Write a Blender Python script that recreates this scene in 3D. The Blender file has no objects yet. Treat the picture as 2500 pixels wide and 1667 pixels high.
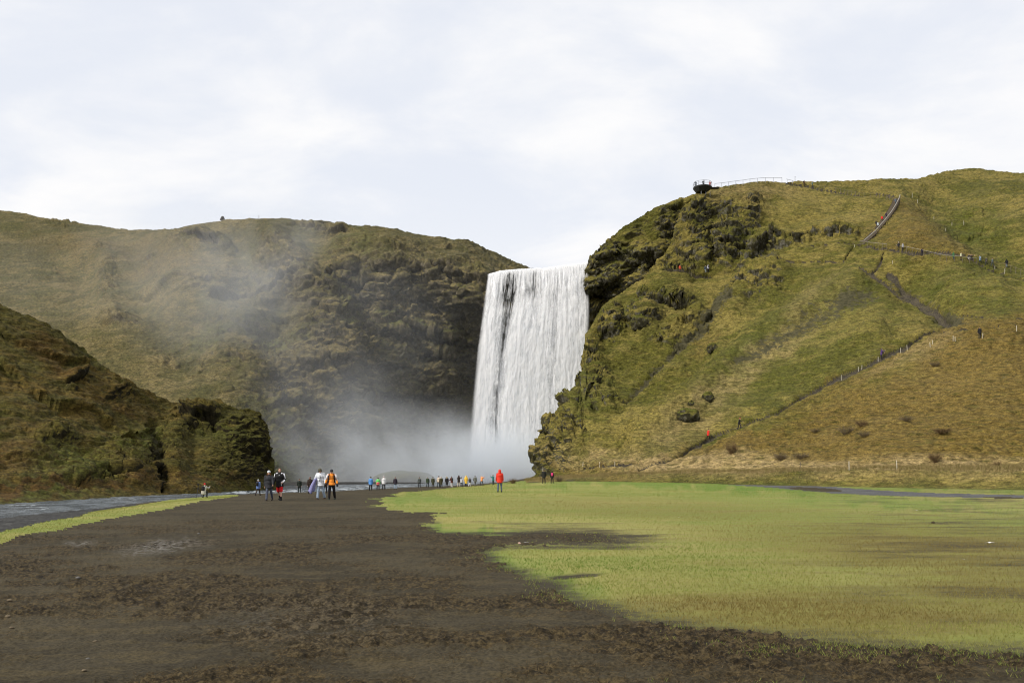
import bpy, math, random
import numpy as np
from mathutils import Vector, Matrix

S = bpy.context.scene
COL = S.collection
rng = np.random.default_rng(7)
random.seed(7)

# ------------------------------------------------------------------ camera, sky, sun, exposure
F, CX, HY, EYE = 2400.0, 1250.0, 1152.0, 1.6      # focal length / horizon in the photo's 2500 px frame
cam = bpy.data.cameras.new('camera')
cam.sensor_width = 36.0
cam.lens = 36.0 * F / 2500.0
cam.shift_y = (HY - 833.5) / 2500.0
cam.clip_start, cam.clip_end = 0.1, 6000
cam_o = bpy.data.objects.new('camera', cam)
cam_o.location = (0, 0, EYE)
cam_o.rotation_euler = (math.radians(90), 0, 0)
COL.objects.link(cam_o)
S.camera = cam_o

SUN = Vector((-0.66, -0.36, 0.66)).normalized()
sun_el = math.asin(SUN.z)
sun_az = math.atan2(SUN.x, SUN.y)
sl = bpy.data.lights.new('sun', 'SUN')
sl.energy, sl.angle, sl.color = 1.5, math.radians(13), (1.0, 0.94, 0.84)
so = bpy.data.objects.new('sun', sl)
so.rotation_euler = SUN.to_track_quat('Z', 'Y').to_euler()
so.location = (0, 0, 200)
COL.objects.link(so)

S.view_settings.view_transform = 'Standard'
S.view_settings.look = 'None'
S.view_settings.exposure = 1.3
S.view_settings.gamma = 1.0
S.view_settings.use_curve_mapping = False
S.cycles.use_denoising = True
S.cycles.filter_width = 1.1
S.cycles.max_bounces = 6
S.cycles.diffuse_bounces = 3
S.cycles.transparent_max_bounces = 12
S.cycles.volume_bounces = 4
S.cycles.volume_step_rate = 1.0
S.cycles.volume_max_steps = 128


class NT:
    """small helper to write node trees"""
    def __init__(s, tree):
        s.t = tree; s.n = tree.nodes; s.l = tree.links
        s.n.clear()

    def node(s, typ, **kw):
        n = s.n.new(typ)
        for k, v in kw.items():
            setattr(n, k, v)
        return n

    def put(s, sock, v):
        if isinstance(v, bpy.types.NodeSocket):
            s.l.new(v, sock)
        elif v is not None:
            if isinstance(v, (tuple, list)) and len(v) == 3 and sock.type == 'RGBA':
                v = (*v, 1)
            sock.default_value = v

    def math(s, op, a, b=0.0, c=None, clamp=False):
        n = s.node('ShaderNodeMath', operation=op, use_clamp=clamp)
        s.put(n.inputs[0], a); s.put(n.inputs[1], b)
        if c is not None: s.put(n.inputs[2], c)
        return n.outputs[0]

    def mix(s, f, a, b, blend='MIX'):
        n = s.node('ShaderNodeMix', data_type='RGBA', blend_type=blend)
        s.put(n.inputs[0], f); s.put(n.inputs[6], a); s.put(n.inputs[7], b)
        return n.outputs[2]

    def coord(s, out='Object'):
        return s.node('ShaderNodeTexCoord').outputs[out]

    def mapping(s, v, scale=(1, 1, 1), loc=(0, 0, 0), rot=(0, 0, 0)):
        n = s.node('ShaderNodeMapping')
        s.put(n.inputs[0], v); n.inputs[1].default_value = loc; n.inputs[2].default_value = rot; n.inputs[3].default_value = scale
        return n.outputs[0]

    def noise(s, v, scale, detail=4, rough=0.55, dist=0.0):
        n = s.node('ShaderNodeTexNoise')
        s.put(n.inputs['Vector'], v); n.inputs['Scale'].default_value = scale
        n.inputs['Detail'].default_value = detail; n.inputs['Roughness'].default_value = rough
        n.inputs['Distortion'].default_value = dist
        return n.outputs[0]

    def rng(s, v, a, b, c=0.0, d=1.0, smooth=True):
        n = s.node('ShaderNodeMapRange', interpolation_type='SMOOTHSTEP' if smooth else 'LINEAR')
        s.put(n.inputs[0], v)
        for i, x in enumerate((a, b, c, d)): s.put(n.inputs[1 + i], x)
        return n.outputs[0]

    def attr(s, name, out='Fac'):
        n = s.node('ShaderNodeAttribute', attribute_name=name)
        return n.outputs[out]

    def sep(s, v):
        n = s.node('ShaderNodeSeparateXYZ'); s.put(n.inputs[0], v); return n.outputs

    def bump(s, h, strength=0.3, dist=0.05):
        n = s.node('ShaderNodeBump'); s.put(n.inputs['Height'], h)
        n.inputs['Strength'].default_value = strength; n.inputs['Distance'].default_value = dist
        return n.outputs[0]

    def bsdf(s, color, rough=0.9, spec=0.15, normal=None, alpha=None, **kw):
        n = s.node('ShaderNodeBsdfPrincipled')
        s.put(n.inputs['Base Color'], color); s.put(n.inputs['Roughness'], rough)
        s.put(n.inputs['Specular IOR Level'], spec)
        if normal is not None: s.put(n.inputs['Normal'], normal)
        if alpha is not None: s.put(n.inputs['Alpha'], alpha)
        for k, v in kw.items(): s.put(n.inputs[k], v)
        return n.outputs[0]

    def out(s, surf=None, vol=None):
        o = s.node('ShaderNodeOutputMaterial')
        if surf is not None: s.l.new(surf, o.inputs[0])
        if vol is not None: s.l.new(vol, o.inputs[1])


W = bpy.data.worlds.new('World'); S.world = W
W.use_nodes = True
w = NT(W.node_tree)
sky = w.node('ShaderNodeTexSky', sky_type='NISHITA')
sky.sun_disc = False
sky.sun_elevation = sun_el; sky.sun_rotation = sun_az
sky.air_density = 1.0; sky.dust_density = 2.0
dirv = w.coord('Generated')
sx, sy, sz = w.sep(dirv)
zz = w.math('ADD', w.math('MAXIMUM', sz, 0.0), 0.22)
cmb = w.node('ShaderNodeCombineXYZ')
w.put(cmb.inputs[0], w.math('DIVIDE', sx, zz)); w.put(cmb.inputs[1], w.math('DIVIDE', sy, zz))
pl = cmb.outputs[0]
c1 = w.noise(w.mapping(pl, (1, 1.2, 1), (3.1, 0.4, 0)), 2.1, 8, 0.58, 0.3)
c2 = w.noise(w.mapping(pl, (1, 1, 1), (7.7, 2.4, 0)), 0.75, 3, 0.5)
cov = w.math('ADD', w.math('MULTIPLY', c1, 0.62), w.math('MULTIPLY', c2, 0.38))
cl = w.rng(cov, 0.40, 0.61)
gap = w.mix(0.93, sky.outputs[0], (4.12, 4.26, 4.60))
hz = w.rng(sz, 0.0, 0.42)
white = w.mix(hz, (4.98, 4.92, 4.90), (4.86, 4.84, 4.86))
colr = w.mix(w.math('MAXIMUM', cl, w.rng(sz, 0.30, 0.05)), gap, white)
bg = w.node('ShaderNodeBackground'); w.put(bg.inputs[0], colr); bg.inputs[1].default_value = 0.083
wo = w.node('ShaderNodeOutputWorld'); w.l.new(bg.outputs[0], wo.inputs[0])


# ------------------------------------------------------------------ numeric helpers
def ray(px, py, d):
    """world point of photo pixel at distance d along +Y"""
    px, py, d = np.broadcast_arrays(np.asarray(px, float), np.asarray(py, float), np.asarray(d, float))
    return np.stack([(px - CX) / F * d, d, EYE + (HY - py) / F * d], -1)


def sstep(a, b, x):
    t = np.clip((x - a) / (b - a), 0, 1)
    return t * t * (3 - 2 * t)


_G = rng.normal(size=(256, 3)).astype(np.float32)
_G /= np.linalg.norm(_G, axis=1, keepdims=True)
_P = rng.permutation(256).astype(np.int32)
_P = np.concatenate([_P, _P, _P])


def perlin(p):
    p = p.astype(np.float32)
    i = np.floor(p).astype(np.int32); f = p - i
    u = f * f * f * (f * (f * 6 - 15) + 10)
    i &= 255
    out = 0
    for dx in (0, 1):
        hx = _P[i[:, 0] + dx]
        wx = u[:, 0] if dx else 1 - u[:, 0]
        for dy in (0, 1):
            hy = _P[hx + i[:, 1] + dy]
            wy = wx * (u[:, 1] if dy else 1 - u[:, 1])
            for dz in (0, 1):
                g = _G[_P[hy + i[:, 2] + dz]]
                v = g[:, 0] * (f[:, 0] - dx) + g[:, 1] * (f[:, 1] - dy) + g[:, 2] * (f[:, 2] - dz)
                out = out + v * wy * (u[:, 2] if dz else 1 - u[:, 2])
    return out * 1.5


def fbm(P, scale, octv=4, gain=0.5, seed=0, ridge=False):
    sh = P.shape[:-1]
    q = P.reshape(-1, 3) * np.asarray(scale, float) + np.array([seed * 17.3, seed * 9.1, seed * 5.7])
    tot, a, n = 0, 1.0, 0
    for _ in range(octv):
        v = perlin(q)
        if ridge: v = 1 - 2 * np.abs(v)
        tot = tot + a * v; n += a
        a *= gain; q = q * 2.03 + 11.7
    return (tot / n).reshape(sh)


def facets(P, scale, seed=0, tilt=.9):
    """broken rock: every cell of a jittered lattice is a block with its own height and tilt"""
    sh = P.shape[:-1]
    q = (P.reshape(-1, 3) * np.asarray(scale, float)).astype(np.float32)
    ci = np.floor(q).astype(np.int32)
    best = np.full(len(q), 9e9, np.float32); val = np.zeros(len(q), np.float32)
    for dx in (-1, 0, 1):
        for dy in (-1, 0, 1):
            for dz in (-1, 0, 1):
                c = ci + np.array([dx, dy, dz], np.int32)
                k = (c[:, 0] * 73856093 ^ c[:, 1] * 19349663 ^ c[:, 2] * 83492791 ^ (seed * 2654435 + 7)) & 0xffff
                k = (k ^ (k >> 7)) & 255
                g = _G[k]
                d = q - (c + .5 + .55 * g)
                r2 = (d * d).sum(1)
                m = r2 < best
                best[m] = r2[m]
                g2 = _G[(k * 7 + 31) & 255]
                val[m] = g2[m, 0] * 1.1 + tilt * (d[m] * g2[m]).sum(1)
    return val.reshape(sh)


def tps(pts):
    pts = np.array(pts, float)
    c = pts[:, :2] / 500.0; val = np.log(pts[:, 2])
    n = len(c)
    def U(r2): return np.where(r2 > 1e-12, 0.5 * r2 * np.log(r2 + 1e-12), 0)
    K = U(((c[:, None] - c[None]) ** 2).sum(-1)) + 0.004 * np.eye(n)
    Pm = np.c_[np.ones(n), c]
    A = np.block([[K, Pm], [Pm.T, np.zeros((3, 3))]])
    sol = np.linalg.solve(A, np.r_[val, np.zeros(3)])
    def f(px, py):
        px, py = np.broadcast_arrays(np.asarray(px, float), np.asarray(py, float))
        q = np.stack([px.ravel(), py.ravel()], -1) / 500.0
        o = sol[n] + sol[n + 1] * q[:, 0] + sol[n + 2] * q[:, 1]
        for k in range(n):
            o = o + sol[k] * U(((q - c[k]) ** 2).sum(-1))
        return np.exp(o).reshape(px.shape)
    return f


def curve(pts):
    p = np.array(pts, float)
    return lambda x: np.interp(x, p[:, 0], p[:, 1])


def line_dist(px, py, pts):
    """distance in pixels to a polyline, and the signed vertical offset (positive below it)"""
    best = np.full(px.shape, 1e9)
    for (x0, y0), (x1, y1) in zip(pts[:-1], pts[1:]):
        dx, dy = x1 - x0, y1 - y0
        t = np.clip(((px - x0) * dx + (py - y0) * dy) / (dx * dx + dy * dy), 0, 1)
        best = np.minimum(best, np.hypot(px - x0 - t * dx, py - y0 - t * dy))
    return best


def blob(px, py, L, warp=0):
    m = np.zeros(px.shape)
    if warp:
        Q = np.stack([px, py, 0 * px], -1)
        k1 = fbm(Q, .02, 5, .62, seed=211); k2 = fbm(Q, .02, 5, .62, seed=212)
        px = px + warp * k1; py = py + warp * k2
    for (cx, cy, rx, ry, ang, s) in L:
        a = math.radians(ang); u = px - cx; v = py - cy
        e = ((u * math.cos(a) + v * math.sin(a)) / rx) ** 2 + ((-u * math.sin(a) + v * math.cos(a)) / ry) ** 2
        m = np.maximum(m, s * np.exp(-e ** 1.5 * 0.9))
    return m


def inpoly(px, py, poly):
    ins = np.zeros(px.shape, bool)
    n = len(poly)
    for k in range(n):
        (x0, y0), (x1, y1) = poly[k], poly[(k + 1) % n]
        if y0 == y1: continue
        c = ((y0 > py) != (y1 > py)) & (px < (x1 - x0) * (py - y0) / (y1 - y0) + x0)
        ins ^= c
    return ins


def ledges(px, py, L):
    """overhanging ledges along polylines (x, y): out above the line, in below it"""
    h = np.zeros(px.shape)
    Q = np.stack([px, py * .6, 0 * px], -1)
    j1 = fbm(Q, .018, 4, .6, seed=201); j2 = fbm(Q, .012, 3, .6, seed=202); j3 = fbm(Q, .03, 3, .6, seed=203)
    for pts, wd, amp in L:
        p = np.array(pts, float)
        wd = wd * .8
        yl = np.interp(px, p[:, 0], p[:, 1]) + wd * (1.6 * j1 + .5 * j3)
        amp = amp * np.clip(.75 + 1.3 * j2, .1, 1.5)
        fade = sstep(p[0, 0] - wd, p[0, 0] + wd, px) * (1 - sstep(p[-1, 0] - wd, p[-1, 0] + wd, px))
        s = (py - yl) / wd
        prof = np.where(s < 0, np.exp(-(s / 1.3) ** 2), 1 - 2 * sstep(0, .55, s) + np.where(s > .55, 1 - np.exp(-(s - .55) ** 2 / 1.4), 0))
        h += amp * fade * prof
    return h


def knobs(px, py, L, warp=14):
    """outcrops: gently rising above, cut off steeply below"""
    Q = np.stack([px, py, 0 * px], -1)
    px = px + warp * fbm(Q, .025, 4, .6, seed=221); py = py + warp * .8 * fbm(Q, .025, 4, .6, seed=222)
    h = np.zeros(px.shape)
    for cx, cy, rx, ry, amp in L:
        u = (px - cx) / rx; v = (py - cy) / ry
        v = np.where(v < 0, v / 1.5, v)
        h = np.maximum(h, amp * np.exp(-(u * u + v * v) ** 1.6))
    return h


def under(yt, px, py, a=6, b=60):
    return sstep(a, b, py - yt(px))


def ribs_of(px, py, L, warp=10):
    Q = np.stack([px, py, 0 * px], -1)
    px = px + warp * fbm(Q, .02, 3, .6, seed=231); py = py + warp * fbm(Q, .02, 3, .6, seed=232)
    return sum(np.exp(-(line_dist(px, py, l) / wd) ** 2) * a for l, wd, a in L)


# ------------------------------------------------------------------ mesh helpers
def mesh_np(name, V, Fq, mat=None, attrs=None, smooth=True):
    """V (n,3), Fq (m,k) -> mesh"""
    me = bpy.data.meshes.new(name)
    V = np.ascontiguousarray(V, np.float32); Fq = np.ascontiguousarray(Fq, np.int32)
    m, k = Fq.shape
    me.vertices.add(len(V)); me.vertices.foreach_set('co', V.ravel())
    me.loops.add(m * k); me.loops.foreach_set('vertex_index', Fq.ravel())
    me.polygons.add(m)
    me.polygons.foreach_set('loop_start', np.arange(0, m * k, k, dtype=np.int32))
    if smooth: me.polygons.foreach_set('use_smooth', np.ones(m, bool))
    me.update(calc_edges=True)
    for an, av in (attrs or {}).items():
        a = me.attributes.new(an, 'FLOAT', 'POINT')
        a.data.foreach_set('value', np.ascontiguousarray(av, np.float32).ravel())
    if mat: me.materials.append(mat)
    return me


def add(name, me, parent=None, **props):
    o = bpy.data.objects.new(name, me); COL.objects.link(o)
    if parent is not None: o.parent = parent
    for k, v in props.items(): o[k] = v
    return o


def empty(name, loc, rz=0, label=None, cat=None, group=None, scale=1.0):
    o = bpy.data.objects.new(name, None); COL.objects.link(o)
    o.empty_display_size = 0.2
    o.location = loc; o.rotation_euler = (0, 0, rz); o.scale = (scale,) * 3
    if label: o['label'] = label
    if cat: o['category'] = cat
    if group: o['group'] = group
    return o


def grid_faces(nr, nc):
    i = np.arange(nr * nc).reshape(nr, nc)
    return np.stack([i[:-1, :-1], i[:-1, 1:], i[1:, 1:], i[1:, :-1]], -1).reshape(-1, 4)


def split_faces(V, Fq, attrs, sel):
    """a compact copy of the faces in sel"""
    f = Fq[sel]; used = np.unique(f)
    re = np.full(len(V), -1, np.int64); re[used] = np.arange(len(used))
    return V[used], re[f], {k: v.ravel()[used] for k, v in attrs.items()}


def grid_normals(P):
    a = np.gradient(P, axis=1); b = np.gradient(P, axis=0)
    n = np.cross(a, b)
    n /= np.linalg.norm(n, axis=-1, keepdims=True) + 1e-9
    c = np.array([0, 0, EYE]) - P
    c[..., 2] += 30
    s = np.sign((n * c).sum(-1, keepdims=True)); s[s == 0] = 1
    return n * s


class MB:
    """collects simple solids into one mesh"""
    def __init__(s): s.v = []; s.f = []

    def _add(s, V, Fs):
        o = len(s.v); s.v += [tuple(x) for x in V]; s.f += [tuple(i + o for i in q) for q in Fs]

    def box(s, c, size, M=None):
        V = [Vector((sx * size[0] / 2, sy * size[1] / 2, sz * size[2] / 2)) for sx in (-1, 1) for sy in (-1, 1) for sz in (-1, 1)]
        if M is not None: V = [M @ v for v in V]
        s._add([Vector(c) + v for v in V], [(0, 1, 3, 2), (4, 6, 7, 5), (0, 4, 5, 1), (2, 3, 7, 6), (0, 2, 6, 4), (1, 5, 7, 3)])

    def tube(s, p0, p1, r0, r1=None, n=8, flat=1.0, caps=True):
        r1 = r0 if r1 is None else r1
        p0, p1 = Vector(p0), Vector(p1)
        ax = (p1 - p0)
        if ax.length < 1e-6: return
        ax.normalize()
        u = ax.orthogonal().normalized(); 
        if abs(ax.z) < .98: u = ax.cross(Vector((0, 0, 1))).normalized()
        v = ax.cross(u)
        V = []
        for p, r in ((p0, r0), (p1, r1)):
            for k in range(n):
                a = 2 * math.pi * k / n
                V.append(p + u * (r * math.cos(a)) + v * (r * flat * math.sin(a)))
        Fs = [(k, (k + 1) % n, n + (k + 1) % n, n + k) for k in range(n)]
        if caps: Fs += [tuple(range(n - 1, -1, -1)), tuple(range(n, 2 * n))]
        s._add(V, Fs)

    def ell(s, c, r, nu=12, nv=8, M=None, zmin=-1.0):
        V = []; Fs = []
        for j in range(nv + 1):
            z = math.cos(math.pi * j / nv)
            z = max(z, zmin); rr = math.sqrt(max(0, 1 - z * z)) if z > zmin or zmin == -1 else math.sqrt(1 - zmin * zmin) * (1 if j < nv else 0.0)
            for k in range(nu):
                a = 2 * math.pi * k / nu
                p = Vector((r[0] * rr * math.cos(a), r[1] * rr * math.sin(a), r[2] * z))
                if M is not None: p = M @ p
                V.append(Vector(c) + p)
        for j in range(nv):
            for k in range(nu):
                a, b = j * nu + k, j * nu + (k + 1) % nu
                Fs.append((a, a + nu, b + nu, b))
        s._add(V, Fs)

    def cap(s, p0, p1, r0, r1, n=10):
        """tapered capsule"""
        s.tube(p0, p1, r0, r1, n)
        s.ell(p0, (r0,) * 3, n, 6); s.ell(p1, (r1,) * 3, n, 6)

    def mesh(s, name, mat=None, smooth=True):
        me = bpy.data.meshes.new(name); me.from_pydata([tuple(v) for v in s.v], [], s.f); me.update()
        if smooth: me.polygons.foreach_set('use_smooth', [True] * len(me.polygons))
        if mat: me.materials.append(mat)
        return me

    def build(s, name, mat, parent=None, smooth=False, **props):
        return add(name, s.mesh(name, mat, smooth), parent, **props)


def new_mat(name):
    m = bpy.data.materials.new(name); m.use_nodes = True
    return m, NT(m.node_tree)


def plain(name, col, rough=0.7, spec=0.3, metal=0.0, grain=0.25, gscale=9.0):
    m, t = new_mat(name)
    c = t.coord()
    n = t.noise(c, gscale, 3)
    k = t.rng(n, 0.3, 0.7, 1 - grain, 1 + grain)
    cc = t.mix(1.0, col, k, 'MULTIPLY')
    t.out(t.bsdf(cc, rough, spec, t.bump(n, .2, .01), Metallic=metal))
    return m


# ------------------------------------------------------------------ terrain materials
def hill_material(name, green, ochre, rust, rockc, rock2, steep=(0.30, 0.62), wet=0.0, rkmax=1.0):
    m, t = new_mat(name)
    c = t.coord()
    big = t.noise(c, 0.035, 4, 0.55)
    mid = t.noise(t.mapping(c, (1, 1, 2.2)), 0.23, 5, 0.6)
    fine = t.noise(t.mapping(c, (1, 1, 2.5)), 1.3, 5, 0.68)
    vf = t.noise(c, 5.5, 3, 0.7)
    g = t.mix(t.rng(t.math('ADD', t.math('MULTIPLY', big, .5), t.math('MULTIPLY', mid, .5)), .43, .57), green, ochre)
    g = t.mix(t.math('MULTIPLY', t.rng(t.noise(c, .085, 5, .62, .4), .50, .62), .65), g, t.mix(.5, green, (0.040, 0.046, 0.008)))
    g = t.mix(t.math('MULTIPLY', t.rng(t.math('ADD', t.math('MULTIPLY', mid, .45), t.attr('dry')), .34, .86), .92), g, rust)
    g = t.mix(t.math('MULTIPLY', t.attr('moss'), t.rng(fine, .35, .6, .35, 1)), g, (0.045, 0.062, 0.010))
    g = t.mix(t.math('MULTIPLY', t.attr('straw'), t.rng(mid, .35, .6, .5, 1)), g, (0.235, 0.175, 0.080))
    stk = t.noise(t.mapping(c, (.55, .55, 2.6)), 0.95, 6, .70)
    g = t.mix(t.rng(stk, .50, .66, 0, .75), g, t.mix(.5, green, (0.030, 0.030, 0.008)))
    g = t.mix(t.rng(stk, .44, .32, 0, .55), g, t.mix(.5, ochre, (0.185, 0.148, 0.042)))
    # fine straw and shadowless tint variation of tussocks
    g = t.mix(1.0, g, t.rng(fine, .30, .70, .50, 1.55), 'MULTIPLY')
    g = t.mix(1.0, g, t.rng(vf, .28, .72, .60, 1.45), 'MULTIPLY')
    r = t.mix(t.rng(t.noise(c, 0.9, 5, 0.7), .45, .66), rockc, rock2)
    r = t.mix(t.rng(t.noise(c, 1.1, 5, 0.68), .50, .66), r, t.mix(.75, r, green))
    r = t.mix(1.0, r, t.rng(vf, .25, .75, .6, 1.4), 'MULTIPLY')
    nz = t.sep(t.node('ShaderNodeNewGeometry').outputs['Normal'])[2]
    st = t.math('SUBTRACT', 1.0, t.rng(t.math('ADD', nz, t.math('MULTIPLY', t.math('SUBTRACT', fine, .5), .35)), steep[0] - .12, steep[1] - .12))
    rk = t.math('MULTIPLY', st, t.rng(t.math('ADD', t.attr('rock'), t.math('MULTIPLY', t.math('SUBTRACT', mid, .5), .9)), .12, .55))
    col = t.mix(t.math('MULTIPLY', rk, rkmax), g, r)
    earth = t.mix(t.rng(fine, .35, .65), (0.036, 0.034, 0.016), (0.076, 0.068, 0.036))
    col = t.mix(t.rng(t.math('ADD', t.attr('earth'), t.math('MULTIPLY', t.math('SUBTRACT', t.math('ADD', t.math('MULTIPLY', fine, .4), t.math('MULTIPLY', t.noise(c, .8, 5, .7), .6)), .5), 3.2)), .40, .54), col, earth)
    bmp = t.bump(t.math('ADD', fine, t.math('MULTIPLY', vf, .5)), 0.5, 0.25)
    t.out(t.bsdf(col, 0.92 - wet * .35, 0.12 + wet * .15, bmp))
    return m


M_RIGHT = hill_material('hillside_turf', (0.068, 0.064, 0.011), (0.146, 0.117, 0.030), (0.108, 0.074, 0.019), (0.030, 0.027, 0.014), (0.115, 0.108, 0.085), (0.26, 0.62), 0, 1.0)
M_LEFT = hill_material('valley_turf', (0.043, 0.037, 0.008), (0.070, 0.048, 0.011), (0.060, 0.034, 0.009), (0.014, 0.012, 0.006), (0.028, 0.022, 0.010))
M_CLIFF = hill_material('cliff_turf', (0.062, 0.054, 0.019), (0.126, 0.099, 0.041), (0.085, 0.058, 0.019), (0.044, 0.036, 0.018), (0.120, 0.100, 0.064), (0.36, 0.74), .2)


def soil_material(name, a, b, c3, gscale=6.0, rough=.95):
    m, t = new_mat(name)
    c = t.coord()
    n1 = t.noise(c, 0.35, 5, .6); n2 = t.noise(c, gscale, 5, .7); n3 = t.noise(t.mapping(c, (.6, 1.6, 1)), 1.3, 5, .65)
    col = t.mix(t.rng(n1, .38, .62), a, b)
    col = t.mix(t.math('MULTIPLY', t.rng(t.math('ADD', n3, t.math('MULTIPLY', t.math('SUBTRACT', n2, .5), .5)), .47, .66), .85), col, c3)
    col = t.mix(1.0, col, t.rng(n2, .28, .72, .55, 1.5), 'MULTIPLY')
    t.out(t.bsdf(col, rough, .15, t.bump(n2, .5, .03)))
    return m


M_PATH = soil_material('trodden_earth', (0.040, 0.034, 0.026), (0.060, 0.050, 0.037), (0.075, 0.066, 0.030), 3.0)
M_GRAVEL = soil_material('dark_gravel', (0.050, 0.050, 0.051), (0.080, 0.079, 0.080), (0.120, 0.118, 0.115), 9.0, .8)
M_SHINGLE = soil_material('wet_shingle', (0.014, 0.014, 0.013), (0.024, 0.023, 0.021), (0.055, 0.054, 0.050), 4.0, .8)


def dirt_material():
    m, t = new_mat('bare_dirt')
    c = t.coord()
    n1 = t.noise(c, 0.22, 4, .6); n2 = t.noise(c, 7, 5, .72); n3 = t.noise(t.mapping(c, (.7, 1.4, 1)), 1.6, 5, .7); n4 = t.noise(c, 28, 3, .7)
    sand = t.mix(t.rng(n1, .4, .6), (0.031, 0.0250, 0.0138), (0.049, 0.0400, 0.0228))
    mat_ = t.mix(t.rng(n2, .40, .62), (0.016, 0.0118, 0.0058), (0.064, 0.047, 0.0215))
    sand = t.mix(t.math('MULTIPLY', t.rng(n3, .46, .62), .6), sand, (0.066, 0.051, 0.024))
    k = t.rng(t.math('ADD', t.attr('mat'), t.math('MULTIPLY', t.math('SUBTRACT', t.math('ADD', t.math('MULTIPLY', n3, .6), t.math('MULTIPLY', n2, .4)), .5), 2.2)), .35, .75)
    col = t.mix(k, sand, mat_)
    col = t.mix(t.math('MULTIPLY', t.attr('grit'), t.rng(n2, .45, .6)), col, (0.14, 0.132, 0.118))
    col = t.mix(1.0, col, t.rng(n4, .3, .7, .6, 1.4), 'MULTIPLY')
    t.out(t.bsdf(col, .95, .15, t.bump(t.math('ADD', n2, n4), .6, .02)))
    return m


M_DIRT = dirt_material()


def lawn_material():
    m, t = new_mat('lawn_turf')
    c = t.coord()
    n1 = t.noise(c, 0.055, 4, .55); n2 = t.noise(t.mapping(c, (.55, 1.5, 1)), 0.45, 5, .65); n3 = t.noise(c, 9, 4, .75)
    g = t.mix(t.rng(t.math('ADD', t.math('MULTIPLY', n1, .6), t.math('MULTIPLY', n2, .4)), .40, .60), (0.185, 0.230, 0.050), (0.330, 0.290, 0.098))
    g = t.mix(t.math('MULTIPLY', t.attr('dry'), t.rng(n2, .3, .6, .6, 1)), g, (0.150, 0.112, 0.030))
    g = t.mix(t.rng(n3, .3, .7, 0, .5), g, (0.105, 0.120, 0.032))
    g = t.mix(t.math('MULTIPLY', t.attr('lush'), t.rng(n2, .3, .6, .5, 1)), g, (0.095, 0.165, 0.024))
    thin = t.math('ADD', t.attr('thin'), t.math('MULTIPLY', t.math('SUBTRACT', t.math('ADD', t.math('MULTIPLY', n2, .65), t.math('MULTIPLY', n3, .35)), .5), 3.2))
    g = t.mix(t.rng(thin, .22, .95), g, (0.040, 0.034, 0.021))
    g = t.mix(1.0, g, t.rng(n3, .25, .75, .70, 1.35), 'MULTIPLY')
    t.out(t.bsdf(g, .9, .12, t.bump(n3, .6, .05)))
    return m


M_LAWN = lawn_material()


def blade_material(name, a, b, c):
    m, t = new_mat(name)
    k = t.attr('tint')
    col = t.mix(t.rng(k, 0, .5, smooth=False), a, b)
    col = t.mix(t.rng(k, .5, 1, smooth=False), col, c)
    d = t.node('ShaderNodeBsdfDiffuse'); t.put(d.inputs[0], col)
    tr = t.node('ShaderNodeBsdfTranslucent'); t.put(tr.inputs[0], col)
    mx = t.node('ShaderNodeMixShader'); mx.inputs[0].default_value = .3
    t.l.new(d.outputs[0], mx.inputs[1]); t.l.new(tr.outputs[0], mx.inputs[2])
    t.out(mx.outputs[0])
    return m


# ------------------------------------------------------------------ ground, river bed, lawn, gravel road
near_e = curve([(-4600, 1840), (-1500, 1430), (-600, 1310), (0, 1262), (100, 1252), (250, 1238), (400, 1222), (560, 1208), (620, 1206), (700, 1203), (800, 1200), (900, 1195), (1000, 1190), (1100, 1186), (1180, 1181), (1230, 1178), (1300, 1172)])
far_e = curve([(-4600, 1510), (-1500, 1330), (-600, 1262), (0, 1229), (200, 1215), (400, 1206), (560, 1200), (660, 1195), (690, 1186), (800, 1183.5), (1000, 1181), (1200, 1178)])
ZW = -0.75


def d_water(py): return (EYE - ZW) * F / np.maximum(py - HY, 4)


def ground_z(px, d):
    dn = d_water(near_e(px)); df = d_water(far_e(px))
    riv = 1 - sstep(1180, 1290, px)
    z = -0.62 * sstep(np.minimum(72, dn * .55), np.maximum(dn - 6, 30), d) * riv
    chan = sstep(dn - 4, dn + 3, d) * (1 - sstep(df - 2, df + 5, d)) * riv
    z = z * (1 - chan) + (-1.5) * chan
    bar = sstep(df + 1, df + 8, d) * riv
    z = z + 0.25 * bar * (1 - sstep(195, 215, d)) - 1.0 * sstep(200, 215, d) * riv
    z = z + 0.42 * sstep(85, 135, d) * sstep(1230, 1420, px)
    return z


pxs = np.concatenate([-260 - np.geomspace(4, 4300, 60)[::-1], np.linspace(-260, 2760, 1000), 2760 + np.geomspace(4, 4300, 60)])
# rows follow the foreshortening: fine near the camera, coarse far away
rows_py = np.concatenate([np.linspace(1800, 1215, 250), np.linspace(1213, 1174, 44)])
rows_d = EYE * F / (rows_py - HY)
rows_d = np.concatenate([rows_d, np.linspace(rows_d[-1], 290, 22)[1:]])
PXg, Dg = np.meshgrid(pxs, rows_d)
Zg = ground_z(PXg, Dg)
Pg = np.stack([(PXg - CX) / F * Dg, Dg, Zg], -1)
nlo = fbm(Pg * [1, 1, 0], 0.10, 3, seed=1)
Pg[..., 2] += 0.07 * nlo * (1 - sstep(60, 120, Dg))
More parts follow.
